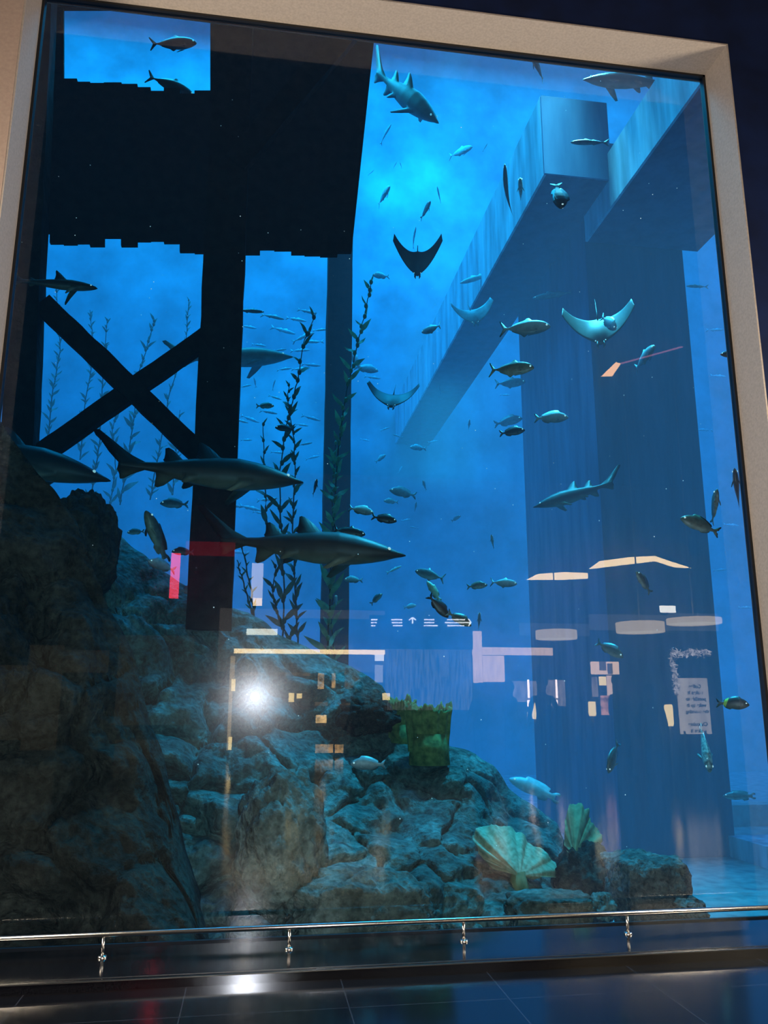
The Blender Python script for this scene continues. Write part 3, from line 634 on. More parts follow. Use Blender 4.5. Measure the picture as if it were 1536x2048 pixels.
# sharks
fish('shark', 'shark', 412, 945, 392, -6, 7.2, 'long dark shark swimming across the thickest post, its tail raised over the braces')
fish('shark', 'shark', 612, 1094, 398, -5, 6.8, 'largest brown shark low in front of the kelp, nose past the slim post', 6)
fish('sharkb', 'shark', 12, 915, 400, -14, 7.7, 'dark shark with only its head showing past the brown rock slope', 12)
fish('shark', 'sharkl', 466, 716, 240, 1, 10.4, 'olive backed shark passing behind the thickest post above the cross brace')
fish('reef', 'shark', 104, 568, 172, -6, 7.6, 'small dark shark crossing the first pier post above the cross brace')
fish('shark', 'sharkl', 808, 190, 165, -36, 9.2, 'shark seen from below diving past the top end of the board wall', 50, 20)
fish('sharkb', 'shark', 1150, 990, 170, 197, 7.9, 'dim shark turned the other way in front of the concrete column', 15)
fish('shark', 'shark', 1262, 163, 190, 178, 7.6, 'faint shark along the top seal beside the near concrete beam')

# rays
def ray_mesh(name, dihed, curl, sweep, tail=.55):
    nu, nv = 40, 10; top, bot = [], []
    for j in range(nv + 1):
        v = j / nv
        for i in range(nu + 1):
            u = -1 + 2 * i / nu; a = abs(u)
            le = .30 - sweep * a ** 1.7 + (.05 * math.exp(-(u / .12) ** 2)); te = -.22 + .30 * math.exp(-(a / .16) ** 1.2) * -.15 - (sweep - .28) * a ** 2.2
            if a > .98: te = le - .01
            x = le + (te - le) * v; y = u * .62; z = dihed * a ** 1.6 + curl * max(0, a - .55) ** 2
            th = (.055 * math.exp(-(a / .22) ** 2) + .012) * math.sin(PI * min(1, max(0, v * .92 + .06))) + .001
            top.append((x, y, z + th)); bot.append((x, y, z - th * .8))
    n1 = len(top); fs = []
    W1 = nu + 1
    for j in range(nv):
        for i in range(nu):
            q = (j*W1+i, (j+1)*W1+i, (j+1)*W1+i+1, j*W1+i+1); fs += [q, tuple(k+n1 for k in q[::-1])]
    edge = [i for i in range(W1)] + [j*W1+nu for j in range(1, nv+1)] + [nv*W1+i for i in range(nu-1, -1, -1)] + [j*W1 for j in range(nv-1, 0, -1)]
    for a, b in zip(edge, edge[1:] + edge[:1]): fs.append((a, b, b+n1, a+n1))
    mb = MB(); mb.v = top + bot; mb.f = fs
    mb.tube([(-.18, 0, .01), (-.4, 0, .02), (-.22 - tail, 0, .0)], [.018, .009, .002], 6)
    for sg in (1, -1):                                          # head lobes
        mb.tube([(.28, .05*sg, 0), (.36, .06*sg, -.015), (.41, .045*sg, -.03)], [.03, .022, .006], 8)
    me = bpy.data.meshes.new(name); me.from_pydata(mb.v, [], mb.f); me.update(); me.polygons.foreach_set('use_smooth', [True]*len(me.polygons)); return me
R_FLAT, R_UP = ray_mesh('eagle_ray', .10, .5, .78, .12), ray_mesh('eagle_ray', .22, .5, .45)
def ray(me, col, px, py, L, fwd, upv, Y, label):
    """fwd, upv: where nose and back point, as (right, up, towards the viewer)"""
    m2 = me.copy(); m2.materials.append(FM[col]); o = bpy.data.objects.new('eagle_ray', m2); C.objects.link(o); p = at(px, py, Y)
    tow = (EYE - p).normalized(); rt = (CR - tow * CR.dot(tow)).normalized(); up = tow.cross(rt); B = lambda v: (rt * v[0] + up * v[1] + tow * v[2]).normalized()
    f = B(fwd); side = B(upv).cross(f).normalized(); u = f.cross(side); m = Matrix.Identity(4)
    for i in range(3): m[i][0], m[i][1], m[i][2], m[i][3] = f[i], side[i], u[i], p[i]
    o.matrix_world = m @ Matrix.Scale(L * px_m(px, py, Y) / 1.24, 4); tag(o, label, 'ray')
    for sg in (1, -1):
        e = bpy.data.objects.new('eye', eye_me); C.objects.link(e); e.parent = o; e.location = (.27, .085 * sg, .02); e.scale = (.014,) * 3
ray(R_FLAT, 'ray', 835, 524, 98, (0, -1, .12), (0, .12, 1), 8.6, 'dark ray gliding straight down with crescent wings swept up')
ray(R_UP, 'ray', 785, 800, 106, (-.1, -.45, .8), (0, .9, .5), 9.0, 'grey ray coming head on with raised wing tips above the slim post kelp')
ray(R_UP, 'silver', 945, 632, 88, (.25, -.55, .6), (.1, .75, .6), 9.4, 'faint hazy ray near the far edge of the long beam')
ray(R_UP, 'rayl', 1198, 660, 140, (.12, -.62, .6), (-.05, .7, .7), 7.4, 'pale ray with outspread wings in front of the concrete column')

# single fish that can be told apart
for a in [
    ('jack', 'dark', 346, 87, 94, 1, 9.3, 'upper dark fish in the bright opening of the board wall'),
    ('jackb', 'dark', 342, 170, 98, -26, 9.2, 'lower dark fish diving across the ragged sill of the board wall opening'),
    ('breamb', 'dark', 1077, 135, 56, 128, 7.2, 'dark fish pointing up just under the top seal', 30),
    ('slimb', 'pale', 770, 268, 44, 55, 14.5, 'faint white fish below the diving shark'),
    ('jackb', 'pale', 920, 303, 52, 18, 12.5, 'white fish with a bright back in the middle of the light shaft', 20),
    ('jackb', 'pale', 766, 392, 46, 52, 11.5, 'white capped fish above the dark crescent ray', 35),
    ('bream', 'teal', 851, 421, 40, 60, 9.5, 'small grey fish tilted upward above the dark crescent ray', 30),
    ('slim', 'pale', 878, 390, 34, 105, 14, 'tiny pale fish standing on its tail in the light shaft'),
    ('slimb', 'pale', 827, 476, 44, 78, 13, 'thin pale fish just behind the tail of the dark crescent ray'),
    ('slimb', 'dark', 1012, 382, 100, 96, 7.8, 'long thin dark fish hanging upright by the far beam'),
    ('bream', 'olive', 1041, 381, 44, 95, 7.9, 'olive fish upright beside the long thin dark fish', 50),
    ('bream', 'dark', 1117, 391, 50, -75, 6.1, 'yellowish fish facing the viewer below the cross beam', 55),
    ('bream', 'pale', 762, 552, 34, 175, 11, 'white fish at the very tip of the slim post kelp', 30),
    ('slimb', 'pale', 955, 556, 72, 196, 11, 'white slender fish under the shadow line of the far beam', 10),
    ('slim', 'silver', 1108, 590, 84, 189, 9.6, 'pale grey slender fish at the upper part of the column', 10),
    ('jackb', 'silver', 864, 658, 44, 198, 8.7, 'small silver fish facing away from the pale ray, tail fork showing', -35),
    ('jack', 'silver', 1049, 656, 102, 3, 6.7, 'large silver jack with a bright back, upper one of the pair by the column edge'),
    ('jack', 'olive', 1022, 738, 90, 3, 6.6, 'large brownish jack below the brightest silver jack', 12),
    ('jack', 'teal', 1020, 766, 62, 4, 10.5, 'hazy fish close below the large brownish jack'),
    ('bream', 'silver', 1102, 836, 68, 1, 7.0, 'silver bream alone in front of the column, level with the grey ray'),
    ('bream', 'dark', 1024, 864, 52, 8, 7.2, 'dark little bream beneath a hazy one at the column edge'),
    ('bream', 'teal', 1016, 843, 58, 12, 11, 'hazy teal fish just above the dark little bream'),
    ('jackb', 'silver', 1287, 716, 62, 48, 6.8, 'silver fish turning toward the glass beside the orange light reflection', 38),
    ('bream', 'silver', 1217, 646, 40, -40, 7.0, 'round headed fish peeping over the back of the pale ray', 50),
    ('slim', 'pale', 1395, 573, 42, 178, 9.0, 'white fish just past the upper corner of the column', 10),
    ('bream', 'dark', 1462, 709, 40, 180, 5.6, 'dark fish half hidden by the window edge above the vertical pair'),
    ('bream', 'dark', 1474, 978, 84, 97, 5.7, 'dark fish standing upright against the window edge', 15),
    ('bream', 'brown', 1429, 1014, 72, 82, 5.8, 'brown upright fish directly above the tan slanting bream', 20),
    ('bream', 'olive', 1400, 1051, 80, 158, 5.8, 'tan bream with a dark tail, lowest of the trio at the window edge', 8),
    ('bream', 'brown', 1287, 1165, 52, 122, 6.4, 'brown fish nose up over the reflected ceiling lamps', 15),
    ('bream', 'brown', 954, 1172, 42, 5, 7.6, 'small brown fish followed by a silver bellied one'),
    ('jack', 'silver', 1007, 1166, 54, -4, 7.4, 'silver bellied fish at the edge of the column just ahead of the brown one'),
    ('bream', 'brown', 985, 1084, 30, 100, 8.5, 'tiny brown fish alone in open blue water', 30),
    ('bream', 'dark', 768, 1038, 52, -11, 7.4, 'black bream beside the head of the largest brown shark'),
    ('bream', 'silver', 722, 1021, 52, -12, 7.8, 'silver bream between the slim post and the black bream'),
    ('jack', 'dark', 698, 1064, 66, -10, 7.3, 'dark fish half hidden by the back of the largest brown shark'),
    ('bream', 'silver', 806, 986, 56, 168, 9.6, 'silver bream facing the slim post, biggest of the loose cluster'),
    ('bream', 'pale', 782, 1003, 30, 175, 10.0, 'small white fish below the biggest of the loose cluster'),
    ('bream', 'pale', 849, 971, 22, 110, 10.0, 'tiny white fish nearest the open water of the loose cluster', 30),
    ('bream', 'teal', 831, 1014, 20, 80, 11, 'tiny upright fish under the loose cluster', 30),
    ('jack', 'teal', 860, 1150, 62, 165, 8.0, 'grey blue fish with a big forked tail over the mint coloured one', -15),
    ('grouper', 'mint', 867, 1182, 48, 122, 7.4, 'mint coloured fish nose up over the dark diving pair', -20),
    ('breamb', 'dark', 876, 1213, 60, -48, 6.8, 'upper dark fish of the diving pair over the reflected sign'),
    ('bream', 'brown', 918, 1238, 56, -30, 6.7, 'lower dark fish of the diving pair, nose at the reflected arrow'),
    ('bream', 'pale', 820, 1213, 26, 10, 9.5, 'little white fish just above the reflected sign'),
    ('bream', 'teal', 753, 1198, 32, 42, 8.6, 'small grey fish climbing beside the slim post foot'),
    ('slim', 'pale', 788, 1139, 34, 25, 9.0, 'small white fish under the snout of the largest brown shark'),
    ('bream', 'silver', 707, 1160, 38, 178, 9.0, 'silver fish just past the slim post, below the largest brown shark'),
    ('bream', 'mint', 672, 1203, 24, 90, 9.0, 'round pale green fish in front of the slim post', 50),
    ('bream', 'teal', 1219, 1299, 60, -32, 6.4, 'blue grey fish with spread fins over the reflected lit shop', 15),
    ('tang', 'band', 1465, 1408, 62, -4, 5.7, 'dark fish with a bright yellow green bar beside the reflected text banner'),
    ('grouper', 'mott', 1410, 1496, 92, -84, 6.6, 'mottled white grouper heading straight down below the reflected banner', 25),
    ('bream', 'teal', 1227, 1514, 66, -112, 6.2, 'dark blue fish nose down among the reflected people', 25),
    ('grouper', 'pale', 1068, 1578, 104, 158, 8.3, 'white fish slipping behind the teal rock mound'),
    ('bream', 'silver', 737, 1529, 72, 180, 6.5, 'silver fish resting before the teal mound near the reflected lamps'),
    ('bream', 'teal', 349, 1008, 56, 178, 8.8, 'grey bream above the upright brown grouper'),
    ('grouper', 'brown', 313, 1074, 112, 112, 7.6, 'big brown grouper standing upright at the rock bank', 10),
    ('bream', 'silver', 324, 1132, 58, 160, 7.2, 'shiny silver fish at the tail of the upright brown grouper', 20),
    ('bream', 'dark', 366, 1104, 44, 178, 7.5, 'dark fish between the silver fish and the thickest post'),
    ('bream', 'teal', 272, 1064, 34, 185, 8.3, 'dim small fish in front of the dark rounded rock'),
    ('bream', 'teal', 382, 1180, 54, 5, 7.9, 'dim grey fish low at the foot of the thickest post'),
    ('bream', 'dark', 630, 975, 34, 75, 8.8, 'dark fish upright between the kelp and the slim post', 35),
    ('bream', 'dark', 570, 857, 40, 175, 9.4, 'dark round fish among the blades of the tall dark kelp'),
    ('bream', 'olive', 530, 812, 36, 0, 9.8, 'green fish alone below the snout of the olive backed shark'),
    ('slim', 'dark', 500, 622, 56, -4, 10.2, 'dark fish coming out from behind the thickest post over the pale school'),
    ('jack', 'silver', 630, 506, 42, 180, 11.2, 'pale fish tucked under the board ends beside the slim post'),
    ('jackb', 'pale', 706, 712, 54, -60, 11.6, 'bright curved fish coming out behind the slim post'),
    ('bream', 'silver', 732, 738, 50, -10, 12.5, 'hazy fish behind the slim post kelp at ray height'),
    ('bream', 'pale', 836, 896, 34, 175, 12.0, 'pale fish in the empty blue between the grey ray and the cluster'),
    ('bream', 'pale', 938, 850, 22, 85, 11.0, 'tiny white fish near the end of the far beam shadow', 40),
    ('bream', 'pale', 761, 917, 26, 35, 12.0, 'tiny pale fish above the loose cluster'),
    ('bream', 'teal', 912, 1037, 22, 30, 12.0, 'tiny dim fish out in the open water above the tiny brown one'),
    ('slim', 'teal', 1180, 285, 76, 180, 6.9, 'thin dim fish lying along the cross beam'),
    ('grouper', 'teal', 1478, 1592, 60, 180, 7.5, 'hazy fish low by the window edge over the sand'),
    ('bream', 'silver', 958, 1243, 36, 85, 8.0, 'pale fish just beyond the reflected arrow', 40),
]:
    kind, col, px, py, L, ang, Y, label = a[:8]
    fish(kind, col, px, py, L, ang, Y, label, a[8] if len(a) > 8 else 0)
# the far school between the posts, and loose far fish
lab = 'small pale fish of the hazy school between the second and third pier posts'
for i, (x, y, L, a) in enumerate([(545, 633, 48, -14), (592, 639, 42, -10), (566, 661, 52, -16), (606, 674, 50, 20), (614, 623, 40, -12), (497, 654, 34, -10), (628, 684, 40, 178), (600, 738, 36, 2), (622, 730, 40, -5), (568, 738, 30, 5), (600, 701, 40, 3),
        (550, 795, 28, -18), (537, 824, 36, -12), (500, 838, 40, -22), (482, 842, 30, -15), (491, 772, 26, 10), (622, 836, 40, -16), (604, 850, 26, -8), (547, 770, 24, 70), (510, 765, 22, 100), (560, 700, 26, 5), (518, 690, 30, -10), (640, 660, 30, 5),
        (500, 1016, 46, -14), (476, 1013, 36, 172), (534, 999, 42, 6), (520, 1026, 30, -12), (480, 1105, 36, 176), (610, 888, 30, 10), (555, 905, 28, -6), (625, 915, 30, 12), (493, 880, 24, 0)]):
    fish('slim' if i % 3 else 'slimb', 'pale' if i % 4 else 'silver', x, y, L, a, 12.6 + (i * 37 % 11) * .3, lab, 0, 0, False, 'far school between the posts')
lab = 'small faint fish in the distant blue water beyond the slim post'
for i, (x, y, L, a) in enumerate([(770, 858, 20, 20), (795, 872, 22, 160), (866, 883, 22, 10), (745, 755, 34, -8), (800, 940, 18, 60), (880, 780, 18, 100), (812, 1040, 20, 10), (828, 1055, 18, 170), (730, 880, 20, -10), (718, 330, 16, 80), (790, 330, 16, 60), (802, 331, 14, 110),
        (742, 345, 16, 40), (970, 295, 18, 60), (1010, 790, 20, 0), (1430, 660, 34, 2), (1436, 752, 30, -4), (1410, 860, 30, 178), (1490, 1215, 26, 0), (1440, 1140, 26, 5), (1462, 1050, 30, -6), (1300, 872, 22, 80), (850, 968, 16, 100)]):
    fish('slim', 'silver' if i % 2 else 'pale', x, y, L, a, 14.0 + (i * 29 % 13) * .25, lab, 0, 0, False, 'faint fish in the distance')
# drifting specks
rnd = random.Random(3); mb = MB()
for i in range(150):
    mb.sphere(at(rnd.uniform(40, 1450), rnd.uniform(150, 1750), rnd.uniform(5.3, 8.0)), rnd.uniform(.0022, .0048), 5, 3)
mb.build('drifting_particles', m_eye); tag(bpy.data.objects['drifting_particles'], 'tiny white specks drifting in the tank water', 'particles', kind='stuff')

# ------------------------------------------------------------------ the hall behind the viewer, seen as reflections
HY = -17.0
m_hall = plain('hall_wall', (.10, .088, .075), .85, nscale=1.2, namt=.25); m_hallceil = plain('hall_ceiling', (.06, .055, .05), .9); m_darkwall = plain('hall_dark_panel', (.02, .02, .022), .6)
slab('wall_hall_back', (-14, HY - .3, 0), (16, HY, 7.5), m_hall)
slab('ceiling', (-14, -22, 8.2), (16, -.4, 8.5), m_hallceil)
def rpanel(name, x0, y0, x1, y1, v, mat, label=None, cat=None, group=None, d=.08, parent=None, kind=None):
    a, b = mirror(x0, y0, v), mirror(x1, y1, v); c = (a + b) / 2
    lo = Vector((min(a.x, b.x), -v - d, min(a.z, b.z))); hi = Vector((max(a.x, b.x), -v, max(a.z, b.z)))
    mb = MB().box(lo, hi); o = mb.build(name, mat, parent)
    if parent is not None: o.location = -parent.location
    if label: tag(o, label, cat, group)
    if kind: o['kind'] = kind
    return o
warm, cream, peach, gold = (1, .72, .36), (1, .9, .68), (1, .72, .52), (1, .66, .22)
G = lambda n, c, s, **k: glow(n, c, s, **k)  # walls, banner and tinsel glow too, in place of light falling on them
# dark pier of the hall on one side, plain dark wall beside the shops
rpanel('wall_hall_side', -260, 1180, 438, 1640, 15.8, m_darkwall, kind='structure', d=.4)
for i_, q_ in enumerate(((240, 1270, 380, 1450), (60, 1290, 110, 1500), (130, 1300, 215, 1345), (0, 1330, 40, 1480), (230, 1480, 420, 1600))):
    rpanel('trim_%d' % (20 + i_), *q_, 15.3, G('brown_dim', (.5, .37, .2), .30), kind='structure')  # brown wall patches, their dim light put in as glow
rpanel('trim_10', 560, 1236, 800, 1291, 15.0, m_darkwall, kind='structure')
# ceiling coves and lights
rpanel('cove_light', 468, 1297, 770, 1309, 14.6, G('cove_gold', warm, 17), 'long glowing golden cove light over the shops, seen as a reflection', 'light')
rpanel('ceiling_lamp', 493, 1257, 555, 1270, 12.5, G('lamp_cream', (1, .97, .78), 12), 'cream box lamp reflected above the golden cove', 'lamp')
lb = empty('hanging_tube_lamp', mirror(514, 1210, 11)); tag(lb, 'tall white tube lamp with a golden foot, reflected among the kelp', 'lamp')
rpanel('tube', 504, 1126, 525, 1196, 11, G('tube_white', (1, .93, .85), 6), parent=lb); rpanel('lamp_foot', 506, 1196, 524, 1211, 11, G('foot_gold', warm, 16), parent=lb)
rpanel('neon_light', 343, 1106, 356, 1196, 10, G('neon_red', (1, .04, .08), 14), 'short vertical red light strip reflected over the rock bank', 'light')  # bare red neon strip, not a sign
rpanel('red_light_band', 372, 1082, 470, 1112, 15.5, G('band_red', (1, .02, .03), .9), 'dim red light band reflected on the thickest post', 'light')  # glowing band put in for a red reflection, not tied to a ceiling
sl = empty('ceiling_slot_light', mirror(1222, 738, 9)); tag(sl, 'slanting orange ceiling slot light with a thin pink line, reflected on the column', 'light')
def rpoly(name, pts, v, mat, parent, d=.05):
    q = [mirror(x, y, v) - parent.location for x, y in pts]; n = len(q); vs = q + [p + Vector((0, -d, 0)) for p in q]
    mesh(name, vs, [tuple(range(n)), tuple(range(n, 2*n))[::-1]] + [(i, (i+1) % n, n+(i+1) % n, n+i) for i in range(n)], mat, parent)
rpoly('lens', [(1204, 751), (1226, 751), (1242, 727), (1232, 724)], 9, G('slot_orange', (1, .52, .22), 17), sl)
rpoly('edge_line', [(1240, 728), (1240, 726), (1386, 686), (1386, 688)], 9, G('slot_pink', (1, .35, .55), 3), sl)
slot = lambda x0, y0, x1, y1, x2, nm, lab_: None
for pts, lab_ in (([(1178, 1138), (1200, 1122), (1260, 1114), (1310, 1112), (1345, 1124), (1384, 1136), (1350, 1134), (1312, 1122)], 'wide glowing ceiling recess reflected highest on the column'),
                  ([(1052, 1160), (1075, 1148), (1130, 1144), (1176, 1146), (1176, 1157), (1110, 1160)], 'glowing ceiling recess reflected at the column edge')):
    r_ = empty('ceiling_recess_light', mirror(*pts[0], 12)); tag(r_, lab_, 'light'); rpoly('diffuser', pts, 12, G('recess_warm', (1, .72, .36), 17), r_); 
    xs = [p[0] for p in pts]; yl = max(p[1] for p in pts); rpoly('rim', [(min(xs), yl), (max(xs), yl), (max(xs), yl + 3), (min(xs), yl + 3)], 11.98, m_darkwall, r_)
# hanging drum lamps
m_drum = G('drum_cream', (1, .78, .5), 5.5); m_drumc = plain('drum_cap', (.35, .3, .25), .6)
def drum(x0, y0, x1, y1, v, lab_):
    a, b = mirror(x0, y0, v), mirror(x1, y1, v); R = abs(a.x - b.x) / 2; h = abs(a.z - b.z); c = Vector(((a.x + b.x) / 2, -v, min(a.z, b.z)))
    r_ = empty('drum_pendant', c); tag(r_, lab_, 'lamp', None)
    MB().lathe([(R * .98, 0), (R, .03 * h), (R, h * .97), (R * .97, h)], 40).build('lamp_shade', m_drum, r_, True)
    MB().lathe([(0, .02), (R * .97, .02)], 40).build('diffuser', G('drum_under', (1, .85, .6), 6.5), r_)
    MB().tube([(0, 0, h * .5), (0, 0, 8.2 - c.z)], .015, 8).build('cord', m_drumc, r_)
drum(1235, 1244, 1325, 1266, 11, 'big cream drum lamp reflected on the column beside the bright round lamp')
drum(1073, 1260, 1152, 1279, 12, 'cream drum lamp reflected at the column edge above the lit shelf')
drum(1338, 1236, 1437, 1249, 10.5, 'shallow drum lamp reflected nearest the window edge')
rpanel('ceiling_lamp', 1322, 1211, 1352, 1225, 12.2, G('lamp_white', (1, .97, .85), 15), 'small bright white lamp reflected above the big drum lamp', 'lamp')
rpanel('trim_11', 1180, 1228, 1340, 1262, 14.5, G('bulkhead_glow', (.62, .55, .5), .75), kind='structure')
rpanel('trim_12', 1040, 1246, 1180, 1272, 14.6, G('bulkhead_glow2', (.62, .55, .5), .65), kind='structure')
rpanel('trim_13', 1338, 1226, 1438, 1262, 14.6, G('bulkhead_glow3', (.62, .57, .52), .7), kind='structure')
# overhead direction sign
sg = empty('direction_sign', mirror(840, 1300, 10)); tag(sg, 'dark overhead direction sign with white arrows and small lettering, reflected and reversed', 'sign')
rpanel('sign_board', 740, 1230, 946, 1258, 10, m_darkwall, parent=sg); rpanel('lower_board', 707, 1250, 946, 1299, 10.02, m_darkwall, parent=sg)
m_white = G('sign_white', (.95, .97, 1), 14)
mb = MB(); rr = random.Random(5)
for xa, xb, al in ((742, 760, 0), (782, 805, 1), (848, 876, 0), (889, 930, 1)):
    for li in range(3):
        y = 1238 + li * 6; x = xa + (rr.uniform(0, 6) if al else 0); end = xb - (0 if al else rr.uniform(0, 8))
        while x < end - 1:
            wv = rr.uniform(2.0, 4.5); a, b = mirror(x, y, 9.98), mirror(min(end, x + wv), y + 2.6, 9.98)
            mb.box((a.x, -9.98, b.z), (b.x, -9.97, a.z)); x += wv + .9
o = mb.build('lettering', m_white, sg); o.location = -sg.location
def arrow(cx, cy, ang):
    q = lambda dx, dy: (cx + dx * math.cos(ang) - dy * math.sin(ang), cy + dx * math.sin(ang) + dy * math.cos(ang))
    mb = MB()
    for (p0, p1) in (((0, 6), (0, -6)), ((0, -6), (-7, -1)), ((0, -6), (7, -1))):
        mb.tube([mirror(*q(*p0), 9.97), mirror(*q(*p1), 9.97)], .012, 6)
    o = mb.build('arrow', m_white, sg); o.location = -sg.location
arrow(825, 1241, 0); arrow(936, 1245, PI / 2)
# lit shop fronts
def shop(name, lab_, cat, parts, v0):
    r_ = empty(name, mirror(parts[0][1], parts[0][4], v0)); tag(r_, lab_, cat)
    for nm, x0, y0, x1, y1, dv, mat in parts: rpanel(nm, x0, y0, x1, y1, v0 + dv, mat, parent=r_, d=.05)
    return r_
m_pch = G('fascia_peach', (1, .66, .45), 9, nscale=2.5, namt=.25, stretch=(6, 1, 1)); m_int = G('interior_grey', (.72, .58, .50), 3.6, nscale=3, namt=.6, stretch=(5, 1, 1)); m_neon = G('neon_white', (1, .78, .68), 22); m_lampy = G('lantern_gold', (1, .74, .32), 13)
m_int2 = G('interior_blue', (.6, .6, .62), 1.6, nscale=4, namt=.8, stretch=(5, 1, .6)); m_brn = G('counter_brown', (.65, .42, .25), 2.2, nscale=5, namt=.8); m_amb = G('display_amber', (1, .58, .22), 8, nscale=6, namt=.8)
shop('shop_front', 'lit peach shop front reflected left of the column with two glowing pillars', 'shop', [('fascia', 945, 1294, 1106, 1311, 0, m_pch), ('pillar', 945, 1262, 966, 1366, .05, m_pch), ('curtain', 966, 1311, 1010, 1364, .1, m_pch), ('window_display', 1022, 1362, 1075, 1404, .1, m_int), ('window_display', 1083, 1360, 1132, 1412, .1, m_int)], 15.2)
for x0, lab_ in ((1055, 'taller pinkish white neon tube reflected at the column edge'), (1111, 'shorter pinkish white neon tube reflected on the column')):
    nn = empty('neon_light', mirror(x0 + 3, 1440, 14)); tag(nn, lab_, 'light')  # bare neon tube, not a sign
    for ya, yb in ((1359, 1396), (1400, 1413)) + (((1424, 1440),) if x0 < 1100 else ()): rpanel('tube', x0, ya, x0 + 5, yb, 14, m_neon, parent=nn, d=.03)
shop('kiosk', 'small bright kiosk with a square emblem panel reflected in the middle of the column', 'kiosk', [('header_panel', 1182, 1323, 1239, 1349, 0, G('kiosk_peach', (1, .66, .45), 10)), ('emblem', 1199, 1323, 1213, 1341, -.03, G('emblem_grey', (.45, .36, .33), 2.2)), ('emblem', 1215, 1327, 1226, 1348, -.03, G('emblem_grey2', (.45, .36, .33), 2.2)), ('shelf', 1184, 1354, 1197, 1394, 0, m_int), ('menu_light', 1199, 1353, 1213, 1371, 0, m_lampy), ('side_wall', 1214, 1351, 1226, 1392, 0, m_pch), ('counter_display', 1202, 1391, 1222, 1430, 0, G('poster_red', (1, .45, .30), 7, nscale=9, namt=.8))], 13.5)
for x0, y0, x1, y1, lab_ in ((1064, 1404, 1076, 1438, 'golden lantern reflected beside the taller neon tube'), (1177, 1403, 1193, 1432, 'golden lantern reflected under the small kiosk'), (1330, 1409, 1349, 1452, 'golden lantern reflected just before the text banner')):
    ln = empty('lantern', mirror((x0 + x1) / 2, y1, 9.5)); tag(ln, lab_, 'lantern'); a, b = mirror(x0, y0, 9.5), mirror(x1, y1, 9.5); R = abs(a.x - b.x) / 2; h = a.z - b.z
    MB().lathe([(R * .8, 0), (R, h * .1), (R, h * .9), (R * .85, h)], 24).build('lantern_glass', m_lampy, ln, True); MB().lathe([(0, h + .03), (R * .6, h + .02), (R * .9, h)], 24).build('cap', m_drumc, ln, True)
    MB().tube([(0, 0, -ln.location.z), (0, 0, 0)], .02, 8).build('stand', m_drumc, ln)
# text banner with tinsel
bn = empty('text_banner', mirror(1390, 1462, 9)); tag(bn, 'tall white banner printed with a coffee and chocolate verse, reflected near the window edge', 'banner')
MB().tube([(-.2, 0, -bn.location.z), (-.2, 0, 0)], .02, 8).tube([(.2, 0, -bn.location.z), (.2, 0, 0)], .02, 8).build('stand', m_drumc, bn)
rpanel('banner_cloth', 1353, 1356, 1424, 1468, 9, G('banner_white', (.9, .78, .66), 5.2, nscale=1.5, namt=.35, stretch=(3, 1, .6)), parent=bn, d=.02); rpanel('header', 1352, 1318, 1422, 1356, 9.0, m_darkwall, parent=bn, d=.02)  # the cloth glows in place of hall light on it
def text(body, size, loc, mat, parent):
    cu = bpy.data.curves.new('lettering', 'FONT'); cu.body = body; cu.size = size; cu.offset = .0035; cu.align_x = 'CENTER'; cu.space_line = 1.25
    t = bpy.data.objects.new('lettering', cu); C.objects.link(t); bpy.context.view_layer.update()
    me = bpy.data.meshes.new_from_object(t.evaluated_get(bpy.context.evaluated_depsgraph_get())); bpy.data.objects.remove(t)
    me.materials.clear(); me.materials.append(mat); o = bpy.data.objects.new('lettering', me); C.objects.link(o)
    # faces the glass (+Y)
    o.parent = parent; o.location = loc - parent.location; o.rotation_euler = (PI / 2, 0, PI); return o
tl = mirror(1390, 1376, 8.97)
text('Coffee\nmakes it\npossible to\nwake up in\nthe morning.\n\nChocolate\nmakes it\nworthwhile', .088, tl, plain('ink', (.02, .02, .02), .7), bn)
tg = MB(); rr = random.Random(9)
for (xa, ya, xb, yb) in ((1345, 1306, 1420, 1306), (1345, 1312, 1354, 1385)):
    for i in range(110):
        t = rr.random(); p = mirror(xa + (xb - xa) * t + rr.gauss(0, 2.2), ya + (yb - ya) * t + rr.gauss(0, 3.2), 8.95 + rr.uniform(-.04, .04)); d = Vector((rr.gauss(0, 1), rr.gauss(0, 1), rr.gauss(0, 1))).normalized() * .06; e = d.orthogonal().normalized() * .008
        tg.add([p - d - e, p - d + e, p + d + e, p + d - e], [(0, 1, 2, 3)])
tag(tg.build('tinsel_garland', G('tinsel', (.95, .85, .80), 7, nscale=12, namt=.95)), 'silver tinsel garland hung over the top and side of the text banner', 'garland', kind='stuff')  # uneven glow paints the sparkle of the tinsel
